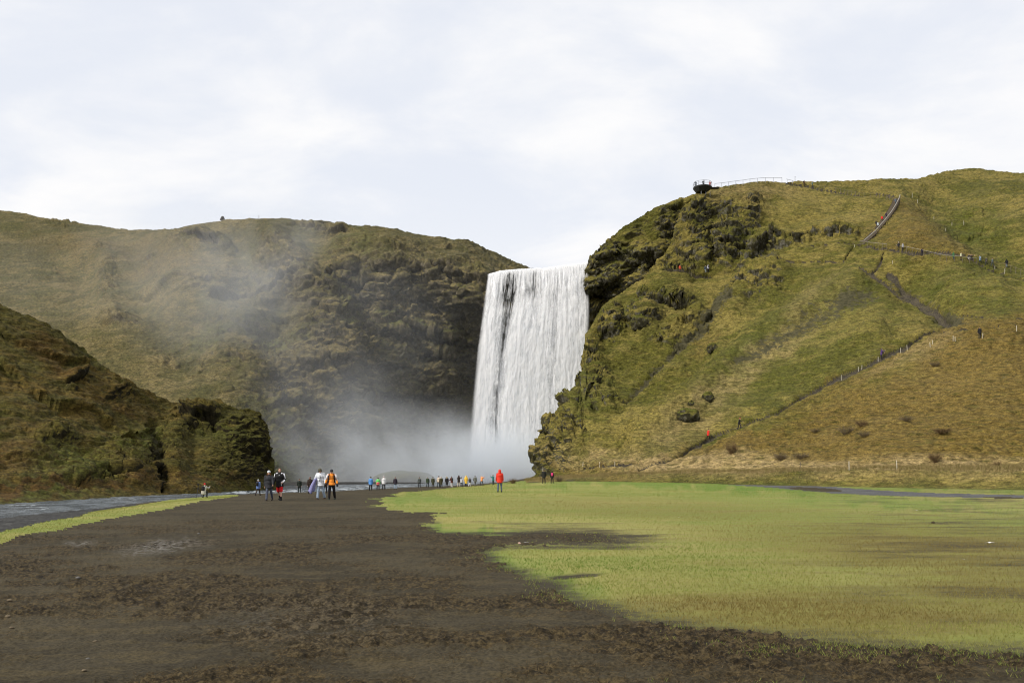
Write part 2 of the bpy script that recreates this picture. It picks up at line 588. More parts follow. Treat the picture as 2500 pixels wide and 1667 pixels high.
# projection of undisplaced ground back to the photo, with a ragged edge
wob = np.stack([fbm(Pg * [1, 1, 0], 0.55, 5, .62, seed=2), fbm(Pg * [1, 1, 0], 0.55, 5, .62, seed=3)], -1)
wamp = np.clip(Dg * .03, .25, 1.6)
Xw, Yw = Pg[..., 0] + 1.5 * wob[..., 0] * wamp, Pg[..., 1] + 2.1 * wob[..., 1] * wamp
Yw = np.maximum(Yw, 2)
px_w, py_w = CX + Xw / Yw * F, HY + (EYE - Pg[..., 2]) / Yw * F
LAWN = [(7200, 1156), (2900, 1160), (1380, 1160), (1290, 1172), (1180, 1184), (1080, 1193), (1010, 1200), (955, 1207), (925, 1222), (915, 1240), (960, 1247), (1040, 1255), (1068, 1268), (1050, 1280), (1030, 1293), (1100, 1302), (1200, 1306), (1330, 1300),
        (1440, 1302), (1530, 1312), (1480, 1326), (1330, 1332), (1230, 1334), (1170, 1344), (1185, 1365), (1240, 1390), (1290, 1410), (1340, 1435), (1400, 1468), (1480, 1500), (1600, 1525), (1750, 1545), (1900, 1562), (2100, 1580), (2300, 1592), (2600, 1600), (2900, 1604), (7200, 1680)]
STRIP = [(-4600, 2450), (-1150, 1620), (-300, 1420), (0, 1332), (70, 1308), (130, 1299), (180, 1287), (260, 1270), (320, 1260), (400, 1247), (480, 1228), (570, 1213), (590, 1209), (560, 1208), (480, 1212), (400, 1223), (330, 1235), (260, 1245), (210, 1254), (190, 1262), (110, 1275), (50, 1290), (0, 1303), (-300, 1350), (-1150, 1500), (-4600, 2200)]
lawn = inpoly(px_w, py_w, LAWN)
strip = inpoly(CX + (Pg[..., 0] + .5 * wob[..., 0]) / np.maximum(Dg + .8 * wob[..., 1], 2) * F, HY + (EYE - Pg[..., 2]) / np.maximum(Dg + .8 * wob[..., 1], 2) * F, STRIP)
PYg = HY + (EYE - Pg[..., 2]) / Dg * F
thin = blob(PXg, PYg, [(1340, 1283, 190, 9, 2, .55), (1330, 1310, 240, 12, 0, 1.0), (1250, 1293, 160, 6, 0, .5), (1395, 1408, 75, 6, -4, 1.1), (1270, 1397, 30, 6, -5, .8), (2200, 1350, 330, 24, 5, .42), (2380, 1385, 260, 26, 6, .36),
                             (2150, 1555, 260, 16, 1, .4), (2430, 1222, 110, 10, 3, .6), (1700, 1440, 260, 22, 5, .22), (1900, 1530, 500, 26, 3, .38), (1500, 1290, 200, 8, 1, .35)])
edge_d = np.minimum(line_dist(PXg, PYg * 4, [(x, y * 4) for x, y in LAWN[13:]]), 200) / 4
feather = np.interp(PXg, [900, 1100, 1400, 1700, 2100, 2600], [5, 9, 17, 32, 50, 64])
thin = np.maximum(thin, .78 * np.exp(-(edge_d / feather) ** 2) * (PXg > 900))
thin = thin + .34 * fbm(Pg * [1, 1, 0], (.30, .60, 0), 5, .66, seed=14) + .04 * sstep(1700, 2500, PXg)
thin = np.where(strip, 0.0, thin)
dryg = np.clip(blob(PXg, PYg, [(1650, 1250, 500, 30, 2, .5), (2300, 1340, 520, 70, 3, 1.0), (2100, 1500, 600, 70, 3, .95), (2450, 1450, 320, 120, 0, 1.0), (1800, 1400, 350, 60, 0, .35), (1500, 1240, 300, 30, 0, .35)]) + .30 * fbm(Pg * [1, 1, 0], (.06, .2, 0), 4, .6, seed=15), 0, 1)
lush = np.clip(blob(PXg, PYg, [(1150, 1370, 160, 50, 20, .9), (1350, 1430, 160, 30, 15, .6), (1000, 1215, 150, 14, 0, .6), (1700, 1185, 500, 14, 2, .9), (2200, 1225, 300, 14, 3, .6), (1120, 1298, 140, 10, 0, .9), (2300, 1185, 300, 12, 0, .8)], 40) + .3 * fbm(Pg * [1, 1, 0], (.08, .3, 0), 4, .6, seed=16), 0, 1)
ROAD = [(1560, 1173.2), (1640, 1174.5), (1750, 1178), (1850, 1183.5), (1950, 1191), (2050, 1198), (2150, 1203.5), (2250, 1208), (2400, 1212), (2560, 1215), (2800, 1219)]
roadw = np.interp(PXg, [1560, 1640, 1900, 2050, 2250, 2500], [.8, 2.2, 5.5, 7.5, 4.5, 5.0]) * (1 + .5 * wob[..., 0])
road = np.abs(py_w * .35 + PYg * .65 - np.interp(PXg, *np.array(ROAD).T)) < roadw
road &= PXg > 1570
mudp = blob(PXg, PYg, [(1990, 1195, 75, 5, 3, 1.0), (2450, 1219, 70, 7, 2, .9)])
dn_ = d_water(near_e(PXg))
gbank = (~strip) & (PXg < 330) & (Dg > np.interp(PXg, [-4600, -1150, -260, 0, 50, 110, 190, 210, 330], [4, 12, 20, 25, 27.5, 30.5, 34, 37, 46]) + .4 * wob[..., 0]) & (Dg < dn_ + 30)
gbank |= (PXg < 1260) & (Dg > dn_ - 3 - 1.5 * wob[..., 1])
# relief
turfy = (lawn & ~road) | strip
cl1 = fbm(Pg * [1, 1, 0], 1.1, 4, .6, seed=4)
cl2 = fbm(Pg * [1, 1, 0], (5.5, 8, 0), 3, .6, seed=5)
clodm = sstep(-.34, .34, fbm(Pg * [1, 1, 0], (.33, .42, 0), 5, .62, seed=6))
cl3 = fbm(Pg * [1, 1, 0], (11, 15, 0), 3, .65, seed=7, ridge=True)
clodm = clodm * (.30 + .70 * sstep(48, 16, Dg))
relief = np.where(turfy, .022 * cl1 + .012 * cl2, .030 * cl1 + .020 * cl2 + clodm * (.075 * cl2 + .040 * cl3))
relief = np.where(gbank, .05 * cl1 + .05 * cl2, relief)
Pg[..., 2] += relief * (1 - sstep(70, 140, Dg) * .6) + np.where(turfy, np.clip(.035 - .05 * thin, -.01, .035), 0)
Vg = Pg.reshape(-1, 3)
FQ = grid_faces(*PXg.shape)
i0 = FQ[:, 0]
cls = np.zeros(PXg.size, int)
cls[lawn.ravel()] = 1; cls[strip.ravel()] = 2; cls[gbank.ravel()] = 4; cls[(road & ~(mudp > .55)).ravel()] = 3
cls[(road & (mudp > .55)).ravel()] = 0
cf = cls[i0]
at = {'thin': thin, 'dry': dryg, 'lush': lush, 'mat': clodm, 'grit': blob(PXg, PYg, [(400, 1334, 95, 16, -5, 1.0), (195, 1325, 34, 6, 0, .9), (760, 1520, 260, 60, 0, .15)], 20)}
GROUND = []
for k, nm, mt in ((0, 'ground', M_DIRT), (1, 'lawn', M_LAWN), (2, 'grass_verge', M_LAWN), (3, 'gravel_road', M_GRAVEL), (4, 'gravel_bank', M_SHINGLE)):
    v, f, a = split_faces(Vg, FQ, at, cf == k)
    GROUND.append(add(nm, mesh_np(nm, v, f, mt, a), kind='structure'))
GROUND[2]['kind'] = 'structure'

# wide plain under everything out to the horizon
mb = MB()
mb.v = [(-3000, -3000, -4), (3000, -3000, -4), (3000, 3000, -4), (-3000, 3000, -4)]; mb.f = [(0, 1, 2, 3)]
mb.build('plain', M_DIRT, kind='structure')

# river and plunge pool
m, t = new_mat('river_water')
c = t.coord()
n1 = t.noise(t.mapping(c, (1, 1, 1)), 1.6, 5, .65); n2 = t.noise(t.mapping(c, (.5, .22, 1)), 1.4, 5, .7)
foam = t.math('MULTIPLY', t.rng(t.math('ADD', n2, t.math('MULTIPLY', t.attr('riffle'), .20)), .64, .76), .7)
n3 = t.noise(t.mapping(c, (.45, .30, 1)), 1.1, 6, .72)
colw = t.mix(foam, t.mix(t.rng(n3, .42, .58), (0.020, 0.030, 0.038), (0.115, 0.135, 0.152)), (0.50, 0.54, 0.57))
t.out(t.bsdf(colw, t.math('ADD', t.math('MULTIPLY', foam, .4), .22), .5, t.bump(n1, .9, .25), IOR=1.33))
M_WATER = m
wpx = np.concatenate([np.linspace(-4600, -310, 70), np.linspace(-300, 1500, 420)]); wd = np.concatenate([np.geomspace(9, 39, 40), np.geomspace(40, 150, 170), np.linspace(151, 275, 60)])
A, B = np.meshgrid(wpx, wd)
Pw = np.stack([(A - CX) / F * B, B, np.full(A.shape, ZW)], -1)
rip = fbm(Pw, (.9, .5, 0), 4, .62, seed=8)
rif = blob(A, HY + (EYE - ZW) * F / B, [(600, 1201, 60, 6, 0, 1), (700, 1198, 60, 6, 0, .9), (830, 1193, 80, 6, 0, 1), (900, 1189, 60, 5, 0, .8), (60, 1240, 90, 9, 0, .35), (300, 1217, 60, 5, 0, .5), (960, 1186, 80, 3, 0, .8)])
Pw[..., 2] += rip * (.10 + .09 * rif) + .03 * fbm(Pw, (2.5, 1.2, 0), 3, seed=9)
add('river', mesh_np('river', Pw.reshape(-1, 3), grid_faces(*A.shape), M_WATER, {'riffle': rif}), kind='structure')


# ------------------------------------------------------------------ hills and cliffs
def sheet(px, yt, yb, nv, dfun, nb=10, back=70.0, drop=2.0, side=None, bottom_z=None):
    v = np.linspace(0, 1, nv)[:, None]
    PX = np.repeat(px[None], nv, 0); T = yt(px)[None]; Bt = yb(px)[None]
    PY = Bt + (T - Bt) * v
    D = dfun(PX, PY)
    P = ray(PX, PY, D)
    PXs, PYs = [PX], [PY]; rows = [P]
    top = P[-1]
    sd = side(px) if side is not None else np.zeros(len(px))
    for k in range(1, nb + 1):
        q = k / nb
        dy = back * q ** 1.4 * (1 - np.abs(sd)) + 16 * q * np.abs(sd)
        dz = -drop * q * (1 - np.abs(sd)) - 12 * q ** 1.3 * np.abs(sd)
        n = top.copy()
        sc = (top[:, 1] + dy) / top[:, 1]
        n[:, 0] = top[:, 0] * sc + 5 * q * sd; n[:, 1] += dy; n[:, 2] += dz
        rows.append(n[None]); PXs.append(px[None]); PYs.append(T)
    e = 3.0
    du = ray(PX + e, PY, dfun(PX + e, PY)) - ray(PX - e, PY, dfun(PX - e, PY))
    dv = ray(PX, PY + e, dfun(PX, PY + e)) - ray(PX, PY - e, dfun(PX, PY - e))
    nn = np.cross(du, dv); nn /= np.linalg.norm(nn, axis=-1, keepdims=True) + 1e-9
    nn *= np.where((nn * (np.array([0, 0, EYE]) - P)).sum(-1, keepdims=True) < 0, -1, 1)
    tilt = [nn]
    for k in range(1, nb + 1):
        q = k / nb; t_ = nn[-1] * (1 - q) + np.array([0, 0, 1.0]) * q
        tilt.append((t_ / np.linalg.norm(t_, axis=-1, keepdims=True))[None])
    global NRM
    NRM = np.concatenate(tilt, 0)
    return np.concatenate(rows, 0), np.concatenate(PXs, 0), np.concatenate(PYs, 0)


def turf_relief(P, PX, PY, rock, lump=1.0, terr=1.0, seed=20, ledge_h=3.2, chunk=1.0):
    h = 1.1 * fbm(P, .06, 3, seed=seed)
    Wp = P + 1.6 * np.stack([fbm(P, .22, 2, seed=seed + 11), fbm(P, .22, 2, seed=seed + 12), .7 * fbm(P, .22, 2, seed=seed + 13)], -1)
    patch = .35 + .95 * sstep(-.25, .35, fbm(P, .045, 3, seed=seed + 14))
    h += terr * patch * (.42 * fbm(Wp, (.12, .12, .85), 3, .6, seed=seed + 1, ridge=True) + .50 * fbm(Wp, (.42, .42, 1.5), 3, .66, seed=seed + 2))
    h += .24 * fbm(P, (1.0, 1.0, 1.5), 3, .65, seed=seed + 3)
    tz = (P[..., 2] * .95 + 1.5 * fbm(Wp, (.16, .16, .3), 4, .62, seed=seed + 15)) % 1.0
    tz = np.where(tz < .3, 1 - tz / .3, (tz - .3) / .7) - .5
    h += terr * .34 * tz * sstep(-.2, .3, fbm(Wp, (.09, .09, .2), 4, .6, seed=seed + 16)) * (1 - .6 * np.clip(rock, 0, 1))
    w1 = fbm(P, .16, 3, seed=seed + 4)
    bl = fbm(P, (.20, .20, .30), 4, .55, seed=seed + 5, ridge=True)
    saw = (P[..., 2] / ledge_h + 1.3 * w1 + .5 * fbm(P, .05, 2, seed=seed + 6)) % 1.0
    saw = np.where(saw < .16, 1 - saw / .16, (saw - .16) / .84)       # swells upwards, undercut beneath
    saw = saw - .5
    h += lump * np.clip(rock, 0, 1) * (.30 * bl + .55 * saw + chunk * (1.05 * facets(P, (.17, .17, .30), seed + 8) + .68 * facets(Wp, (.42, .42, .75), seed + 9)) + .40 * fbm(P, (.7, .7, 1.0), 3, .66, seed=seed + 7, ridge=True))
    return h


def displaced(P, h, relief):
    """broad shapes first, then the fine relief on the surface they make"""
    P1 = P + NRM * h[..., None]
    n = .65 * grid_normals(P1) + .35 * NRM
    n /= np.linalg.norm(n, axis=-1, keepdims=True) + 1e-9
    return P1 + n * relief(P1)[..., None]


# --- near hill on the left bank
LH_T = curve([(-160, 690), (-40, 735), (0, 750), (60, 772), (120, 798), (200, 850), (230, 878), (300, 925), (370, 962), (430, 994), (455, 990), (480, 984), (540, 984), (555, 1001), (600, 1008), (632, 1012), (645, 1030), (652, 1060), (660, 1105), (668, 1140), (676, 1185)])
LH_B = curve([(-160, 1262), (0, 1243), (200, 1228), (400, 1217), (560, 1210), (676, 1205)])
lh_d = tps([(-160, 690, 135), (0, 750, 132), (120, 798, 133), (230, 878, 135), (370, 962, 138), (430, 994, 140), (500, 984, 140), (600, 1008, 138), (645, 1030, 137), (660, 1105, 134), (676, 1185, 131), (-160, 1248, 66), (0, 1230, 72), (200, 1217, 85), (400, 1208, 101), (560, 1202, 117), (676, 1197, 130),
            (0, 1205, 79), (200, 1195, 92), (400, 1190, 107), (0, 1100, 93), (0, 950, 113), (200, 1100, 105), (200, 950, 122), (300, 1050, 118), (400, 1100, 119), (500, 1080, 127), (600, 1100, 131), (540, 1170, 119)])
px = np.linspace(-160, 676, 400)
P, X2, Y2 = sheet(px, LH_T, LH_B, 250, lh_d, 8, 30, 3, lambda x: -sstep(632, 660, x))
rock = blob(X2, Y2, [(602, 1090, 75, 85, 0, 1.1), (480, 1030, 60, 35, 0, 1.0), (400, 1120, 45, 75, 10, .9), (191, 930, 40, 20, -20, .8), (285, 968, 50, 22, 10, .8), (130, 1075, 60, 22, 8, .6), (300, 1130, 80, 60, 0, .5), (520, 1150, 50, 30, 0, .5), (230, 1180, 60, 22, 0, .45), (50, 1130, 90, 40, 0, .3)], 40)
rel = lambda Q: turf_relief(Q, X2, Y2, rock, .95, 1.15, 30, 2.6, .55) * (.25 + .75 * fr)
h = ledges(X2, Y2, [([(0, 885), (40, 910), (95, 962), (150, 985), (225, 992), (275, 1022)], 15, .9), ([(165, 925), (190, 918), (215, 905)], 14, .7), ([(250, 968), (300, 945)], 14, .7), ([(105, 1082), (165, 1070)], 16, 1.0),
                     ([(440, 1050), (480, 1032), (530, 1025)], 16, 1.2), ([(0, 812), (80, 850), (160, 870), (215, 885)], 12, .6), ([(180, 1180), (260, 1160), (330, 1168)], 14, .7), ([(300, 1065), (360, 1060)], 14, .8)])
h += .62 * under(LH_T, X2, Y2, 0, 45) * knobs(X2, Y2, [(602, 1060, 62, 60, 2.2), (490, 1015, 50, 30, 2.2), (190, 916, 34, 14, .9), (285, 950, 46, 14, .9), (135, 1072, 56, 22, 1.8), (300, 1120, 60, 30, 1.4), (430, 1110, 30, 60, 1.6), (360, 1080, 40, 24, 1.2), (60, 1000, 60, 22, 1.0), (240, 1080, 40, 16, 1.0), (520, 1120, 40, 26, 1.2), (560, 1160, 40, 20, 1.0), (200, 1165, 60, 18, 1.2), (60, 1110, 50, 18, .9), (330, 1170, 40, 20, 1.2), (210, 890, 30, 12, 1.0)], 14)
cleft = np.exp(-(line_dist(X2, Y2, [(372, 1040), (388, 1090), (400, 1190)]) / 12) ** 2)
h -= 2.0 * cleft
fr = sstep(1218, 1190, Y2)
P = displaced(P, h * (.25 + .75 * fr), rel)
dry = np.clip(blob(X2, Y2, [(100, 1195, 330, 14, -3, .7), (120, 870, 120, 40, 30, .45), (300, 1000, 120, 30, 25, .4), (480, 1178, 120, 10, -3, .5), (40, 1120, 120, 40, 0, .5)], 50), 0, 1)
moss = blob(X2, Y2, [(180, 1130, 120, 45, 0, .6), (330, 1080, 70, 60, 0, .5), (60, 1220, 200, 12, -3, .6), (560, 1070, 60, 60, 0, .3)], 50)
V = P.reshape(-1, 3)
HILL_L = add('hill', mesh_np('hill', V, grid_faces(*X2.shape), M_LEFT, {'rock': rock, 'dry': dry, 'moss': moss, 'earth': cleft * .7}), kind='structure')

# --- the cliff left of the fall and the slopes behind it
CL_T = curve([(-140, 500), (0, 513), (60, 520), (100, 531), (200, 545), (300, 560), (420, 562), (450, 553), (480, 547), (560, 536), (640, 536), (690, 532), (740, 540), (800, 543), (860, 550), (900, 553), (950, 560), (1000, 568), (1060, 578), (1140, 588), (1180, 606), (1230, 628), (1296, 653), (1310, 660), (1340, 668), (1470, 672)])
cl_d = tps([(-140, 500, 430), (0, 513, 420), (200, 545, 400), (400, 562, 370), (480, 548, 312), (560, 537, 300), (690, 533, 295), (860, 550, 290), (1000, 568, 285), (1140, 590, 288), (1200, 615, 296), (1300, 655, 305),
            (-140, 700, 300), (0, 700, 300), (200, 650, 330), (400, 640, 292), (600, 620, 277), (750, 620, 273), (850, 640, 266), (950, 650, 263), (1100, 655, 264), (1190, 668, 263), (1300, 690, 268),
            (850, 700, 263), (850, 850, 247), (850, 1000, 236), (850, 1150, 228), (1000, 700, 264), (1000, 900, 260), (1000, 1100, 252), (1150, 800, 265), (1150, 1000, 264), (1300, 900, 268), (1300, 1150, 266), (1460, 700, 270), (1460, 1100, 268), (1150, 1190, 262), (950, 1190, 240),
            (700, 700, 262), (700, 850, 242), (700, 1000, 224), (700, 1190, 200), (500, 800, 247), (500, 1000, 208), (300, 800, 250), (300, 1000, 215), (0, 900, 230), (0, 1190, 190), (500, 1190, 180)])
px = np.linspace(-140, 1470, 740)
P, X2, Y2 = sheet(px, CL_T, curve([(-140, 1200), (1470, 1200)]), 380, cl_d, 9, 110, 4)
rock = blob(X2, Y2, [(1000, 860, 200, 230, 0, 1.0), (860, 800, 130, 190, 10, .85), (980, 690, 170, 50, 0, 1.0), (1130, 750, 60, 120, 0, 1.0), (1290, 900, 200, 320, 0, .6), (760, 1000, 140, 160, 0, .75), (700, 700, 130, 50, 15, .55), (690, 620, 60, 40, 0, .5), (490, 590, 80, 24, 5, .6), (270, 690, 24, 60, 10, .6), (310, 780, 60, 16, 0, .5),
                     (780, 560, 90, 14, 3, .6), (560, 720, 150, 30, 8, .4), (620, 860, 140, 90, 0, .5), (640, 1050, 110, 120, 0, .55), (375, 635, 30, 14, 0, .5), (240, 617, 20, 8, 0, .5), (150, 550, 50, 14, 10, .4), (480, 870, 120, 50, 20, .3), (1100, 600, 60, 14, 20, .4)])
face = blob(X2, Y2, [(1010, 880, 210, 260, 0, 1.0), (860, 900, 150, 220, 0, .8), (740, 1000, 130, 170, 0, .7)])
rel = lambda Q: turf_relief(Q, X2, Y2, rock, 1.15, .9, 50, 4.2) + face * (1.6 * fbm(Q, (.09, .09, .03), 3, seed=61, ridge=True) + .45 * fbm(Q, (.6, .6, .16), 3, seed=62) + .7 * fbm(Q, (.05, .05, .35), 3, .6, seed=63))
h = ledges(X2, Y2, [([(800, 668), (850, 655), (920, 652), (1000, 655), (1100, 664), (1195, 690)], 22, 1.8), ([(835, 690), (900, 685), (950, 690)], 18, 1.6), ([(930, 812), (1000, 800), (1060, 806), (1130, 830)], 17, 1.5), ([(930, 745), (1010, 735), (1080, 742)], 14, 1.0), ([(960, 880), (1050, 868), (1120, 880)], 18, 1.4),
                     ([(430, 600), (490, 590), (560, 600)], 14, 1.6), ([(740, 555), (800, 562), (870, 566)], 10, 1.2), ([(250, 785), (345, 782)], 12, 1.2), ([(520, 730), (620, 715), (700, 690), (770, 690)], 14, 1.2), ([(760, 800), (830, 815), (880, 850)], 22, 1.3), ([(640, 770), (740, 772)], 16, 1.2), ([(340, 710), (440, 690), (520, 700)], 10, .7),
                     ([(700, 905), (800, 900), (860, 930)], 20, 1.2), ([(870, 960), (960, 970), (1060, 960)], 20, 1.4), ([(650, 1005), (720, 985), (790, 1000)], 20, 1.2)])
ribs = sum(np.exp(-(line_dist(X2, Y2, L) / wd) ** 2) * a for L, wd, a in (([(845, 853), (875, 940)], 14, 2.0), ([(765, 945), (800, 1010), (815, 1030)], 16, 2.4), ([(850, 965), (885, 1010), (890, 1040)], 16, 2.0), ([(690, 900), (720, 960), (735, 1040)], 18, 1.6), ([(905, 905), (925, 950)], 12, 1.4), ([(820, 620), (850, 650)], 20, 1.5), ([(640, 560), (700, 620), (720, 660)], 18, 1.5)))
h += ribs
h += under(CL_T, X2, Y2, 0, 50) * knobs(X2, Y2, [(480, 600, 70, 20, 2.6), (700, 640, 60, 30, 2.0), (745, 700, 50, 22, 2.2), (830, 700, 40, 22, 2.2), (660, 720, 70, 24, 2.0), (350, 640, 26, 16, 1.2), (262, 690, 26, 50, 2.0), (270, 760, 30, 18, 1.8), (315, 785, 50, 16, 1.8), (790, 560, 70, 14, 2.0), (870, 590, 60, 18, 1.6), (960, 600, 80, 18, 1.6), (1000, 700, 90, 34, 2.2), (1060, 690, 60, 26, 1.8), (1000, 800, 100, 22, 2.0), (960, 870, 80, 20, 1.6), (1040, 930, 70, 60, 2.4), (620, 790, 60, 26, 1.8), (520, 780, 70, 18, 1.4), (640, 900, 60, 40, 1.8), (740, 880, 60, 50, 2.2), (800, 950, 40, 60, 2.4), (880, 900, 50, 60, 2.0), (690, 1020, 60, 40, 2.4), (880, 1040, 50, 50, 2.2), (600, 640, 50, 18, 1.2), (560, 690, 60, 18, 1.2), (410, 700, 60, 14, 1.0), (240, 615, 14, 8, 1.0)], 22)
h += under(CL_T, X2, Y2, 0, 70) * ribs_of(X2, Y2, [([(690, 540), (660, 600), (720, 670), (800, 760), (850, 860)], 50, 3.5), ([(560, 540), (600, 620), (600, 700)], 40, -2.5), ([(420, 580), (480, 700), (560, 800), (600, 940)], 60, 2.5), ([(330, 600), (360, 760), (440, 880)], 50, -2.0), ([(120, 560), (220, 620), (300, 640)], 40, 2.0), ([(0, 560), (100, 590), (200, 660)], 40, -2.0), ([(860, 700), (880, 800), (900, 1000)], 40, -2.5), ([(1080, 820), (1090, 1000)], 40, 2.0), ([(700, 720), (660, 840), (700, 940)], 40, -2.0)], 20)
h -= (4.0 + 6 * sstep(1185, 1230, X2)) * sstep(1150, 1195, X2) * sstep(664, 700, Y2)
P = displaced(P, h, rel)
dry = np.clip(blob(X2, Y2, [(400, 640, 260, 60, 10, .35), (200, 600, 200, 40, 8, .35), (620, 700, 140, 60, 0, .3), (900, 590, 160, 20, 5, .25)], 50), 0, 1)
moss = blob(X2, Y2, [(940, 770, 30, 20, 0, .8), (1000, 800, 100, 14, 3, .8), (850, 770, 30, 50, 0, .6), (700, 840, 60, 20, 0, .6), (500, 840, 50, 30, 0, .5), (1120, 780, 30, 80, 0, .5), (700, 1120, 60, 60, 0, .6), (880, 590, 60, 30, 0, .4)], 50)
CLIFF = add('cliff', mesh_np('cliff', P.reshape(-1, 3), grid_faces(*X2.shape), M_CLIFF, {'rock': rock, 'dry': dry, 'moss': moss, 'earth': blob(X2, Y2, [(1000, 880, 180, 60, 0, .42), (900, 1000, 200, 120, 0, .35)])}), kind='structure')

# low rock in the pool, half lost in the spray
mb = MB()
mb.ell((0, 0, 0), (8, 5, 2.6), 48, 28)
me = mb.mesh('pool_rock', M_CLIFF, True)
cc = np.array([v.co[:] for v in me.vertices]); cc += (cc / 5) * fbm(cc + 40, .35, 4, seed=70)[:, None] * .9
me.vertices.foreach_set('co', cc.astype(np.float32).ravel())
for an in ('rock', 'dry', 'moss', 'earth'):
    a = me.attributes.new(an, 'FLOAT', 'POINT'); a.data.foreach_set('value', np.full(len(cc), .7 if an == 'rock' else (.4 if an == 'moss' else 0), np.float32))
pr = add('pool_rock', me, label='low grey green rock half lost in spray left of the waterfall foot', category='rock')
pr.location = ray(985, 1176, 226)

# --- cliff right of the fall, behind the spur
RC_T = curve([(1422, 668), (1436, 645), (1441, 628), (1480, 592), (1520, 555), (1560, 531), (1600, 509), (1645, 493), (1665, 486), (1700, 474), (1760, 470)])
rc_d = tps([(1422, 665, 257), (1436, 645, 256), (1440, 800, 258), (1500, 575, 252), (1500, 700, 254), (1480, 850, 256), (1560, 530, 251), (1560, 600, 249), (1560, 700, 246), (1645, 494, 252), (1645, 640, 243), (1760, 474, 256), (1760, 650, 243), (1760, 850, 238), (1600, 850, 240)])
px = np.linspace(1422, 1760, 210)
P, X2, Y2 = sheet(px, RC_T, curve([(1422, 1180), (1470, 900), (1720, 860)]), 210, rc_d, 8, 60, 2)
RCK = [(1570, 618, 60, 24, 3.0), (1480, 650, 50, 30, 2.2), (1500, 690, 60, 26, 2.4), (1690, 500, 60, 16, 2.6), (1530, 590, 40, 20, 1.4), (1480, 610, 40, 16, 1.2), (1620, 540, 40, 30, 1.4), (1600, 580, 30, 26, 1.2)]
rock = np.clip(blob(X2, Y2, [(1480, 640, 70, 50, -30, .8), (1500, 720, 90, 80, 0, 1.0), (1580, 640, 60, 40, 0, 1.0), (1660, 560, 60, 60, 0, .8), (1540, 570, 60, 30, -30, .4)], 40), 0, 1)
rel = lambda Q: turf_relief(Q, X2, Y2, rock, 1.0, .9, 80, 3.4)
h = under(RC_T, X2, Y2, 0, 30) * knobs(X2, Y2, RCK)
h += ledges(X2, Y2, [([(1440, 712), (1480, 700), (1530, 672), (1560, 652)], 24, 2.4), ([(1530, 655), (1570, 640), (1625, 630)], 16, 2.0), ([(1450, 640), (1500, 610), (1540, 600)], 14, .9), ([(1638, 500), (1680, 505), (1740, 512)], 16, 2.2)])
P = displaced(P, h, rel)
add('cliff', mesh_np('cliff', P.reshape(-1, 3), grid_faces(*X2.shape), M_RIGHT, {'rock': rock * .8, 'dry': rock * 0 + .05, 'moss': blob(X2, Y2, [(1520, 640, 60, 30, 0, .6)]), 'earth': rock * 0}), kind='structure')

# --- the big hillside on the right
RH_T = curve([(1283, 1172), (1298, 1140), (1318, 1075), (1330, 1050), (1345, 1008), (1365, 985), (1395, 945), (1424, 905), (1429, 860), (1426, 815), (1440, 800), (1470, 748), (1500, 726), (1540, 700), (1575, 682), (1600, 645), (1622, 622), (1642, 588), (1662, 540), (1688, 496), (1705, 474), (1740, 458), (1765, 455), (1790, 451), (1850, 443), (1895, 443), (1915, 446), (1950, 441), (2020, 444), (2100, 440), (2150, 438), (2195, 440), (2240, 436), (2285, 424), (2330, 416), (2380, 414), (2430, 417), (2500, 423), (2660, 430)])
RH_B = curve([(1283, 1182), (1400, 1176), (1640, 1166), (2000, 1164), (2660, 1166)])
rh_d = tps([(1283, 1176, 162), (1400, 1170, 146), (1640, 1158, 127), (2000, 1156, 112), (2500, 1158, 102), (2660, 1158, 98),
            (1330, 1050, 176), (1365, 985, 184), (1424, 905, 194), (1428, 810, 208), (1470, 748, 219), (1500, 726, 223), (1560, 690, 230), (1600, 645, 237),
            (1400, 1100, 159), (1500, 1050, 161), (1500, 900, 195), (1500, 800, 212), (1600, 900, 188), (1600, 750, 215), (1655, 667, 229), (1725, 667, 227), (1700, 1060, 148), (1730, 1074, 146), (1800, 900, 178), (1804, 1042, 147), (1800, 720, 214), (1800, 600, 234), (1700, 560, 242),
            (2000, 1000, 144), (2000, 800, 182), (2000, 600, 225), (2105, 590, 222), (2200, 1000, 130), (2152, 877, 156), (2318, 781, 170), (2200, 700, 192), (2200, 612, 204), (2328, 638, 198), (2458, 657, 190), (2392, 826, 152), (2500, 930, 130), (2500, 789, 160), (2500, 640, 190), (2500, 500, 232), (2350, 520, 236),
            (1645, 493, 251), (1700, 474, 253), (1750, 456, 256), (1850, 443, 263), (1950, 441, 270), (2100, 440, 272), (2195, 486, 256), (2200, 440, 275), (2285, 424, 282), (2380, 414, 286), (2500, 423, 276), (2660, 430, 265)])
px = np.concatenate([np.linspace(1283, 1660, 260), np.linspace(1662, 2660, 460)])
NV_R = 400
P, X2, Y2 = sheet(px, RH_T, RH_B, NV_R, rh_d, 9, 90, 3, lambda x: 1 - sstep(1430, 1560, x))
P0 = P.copy()
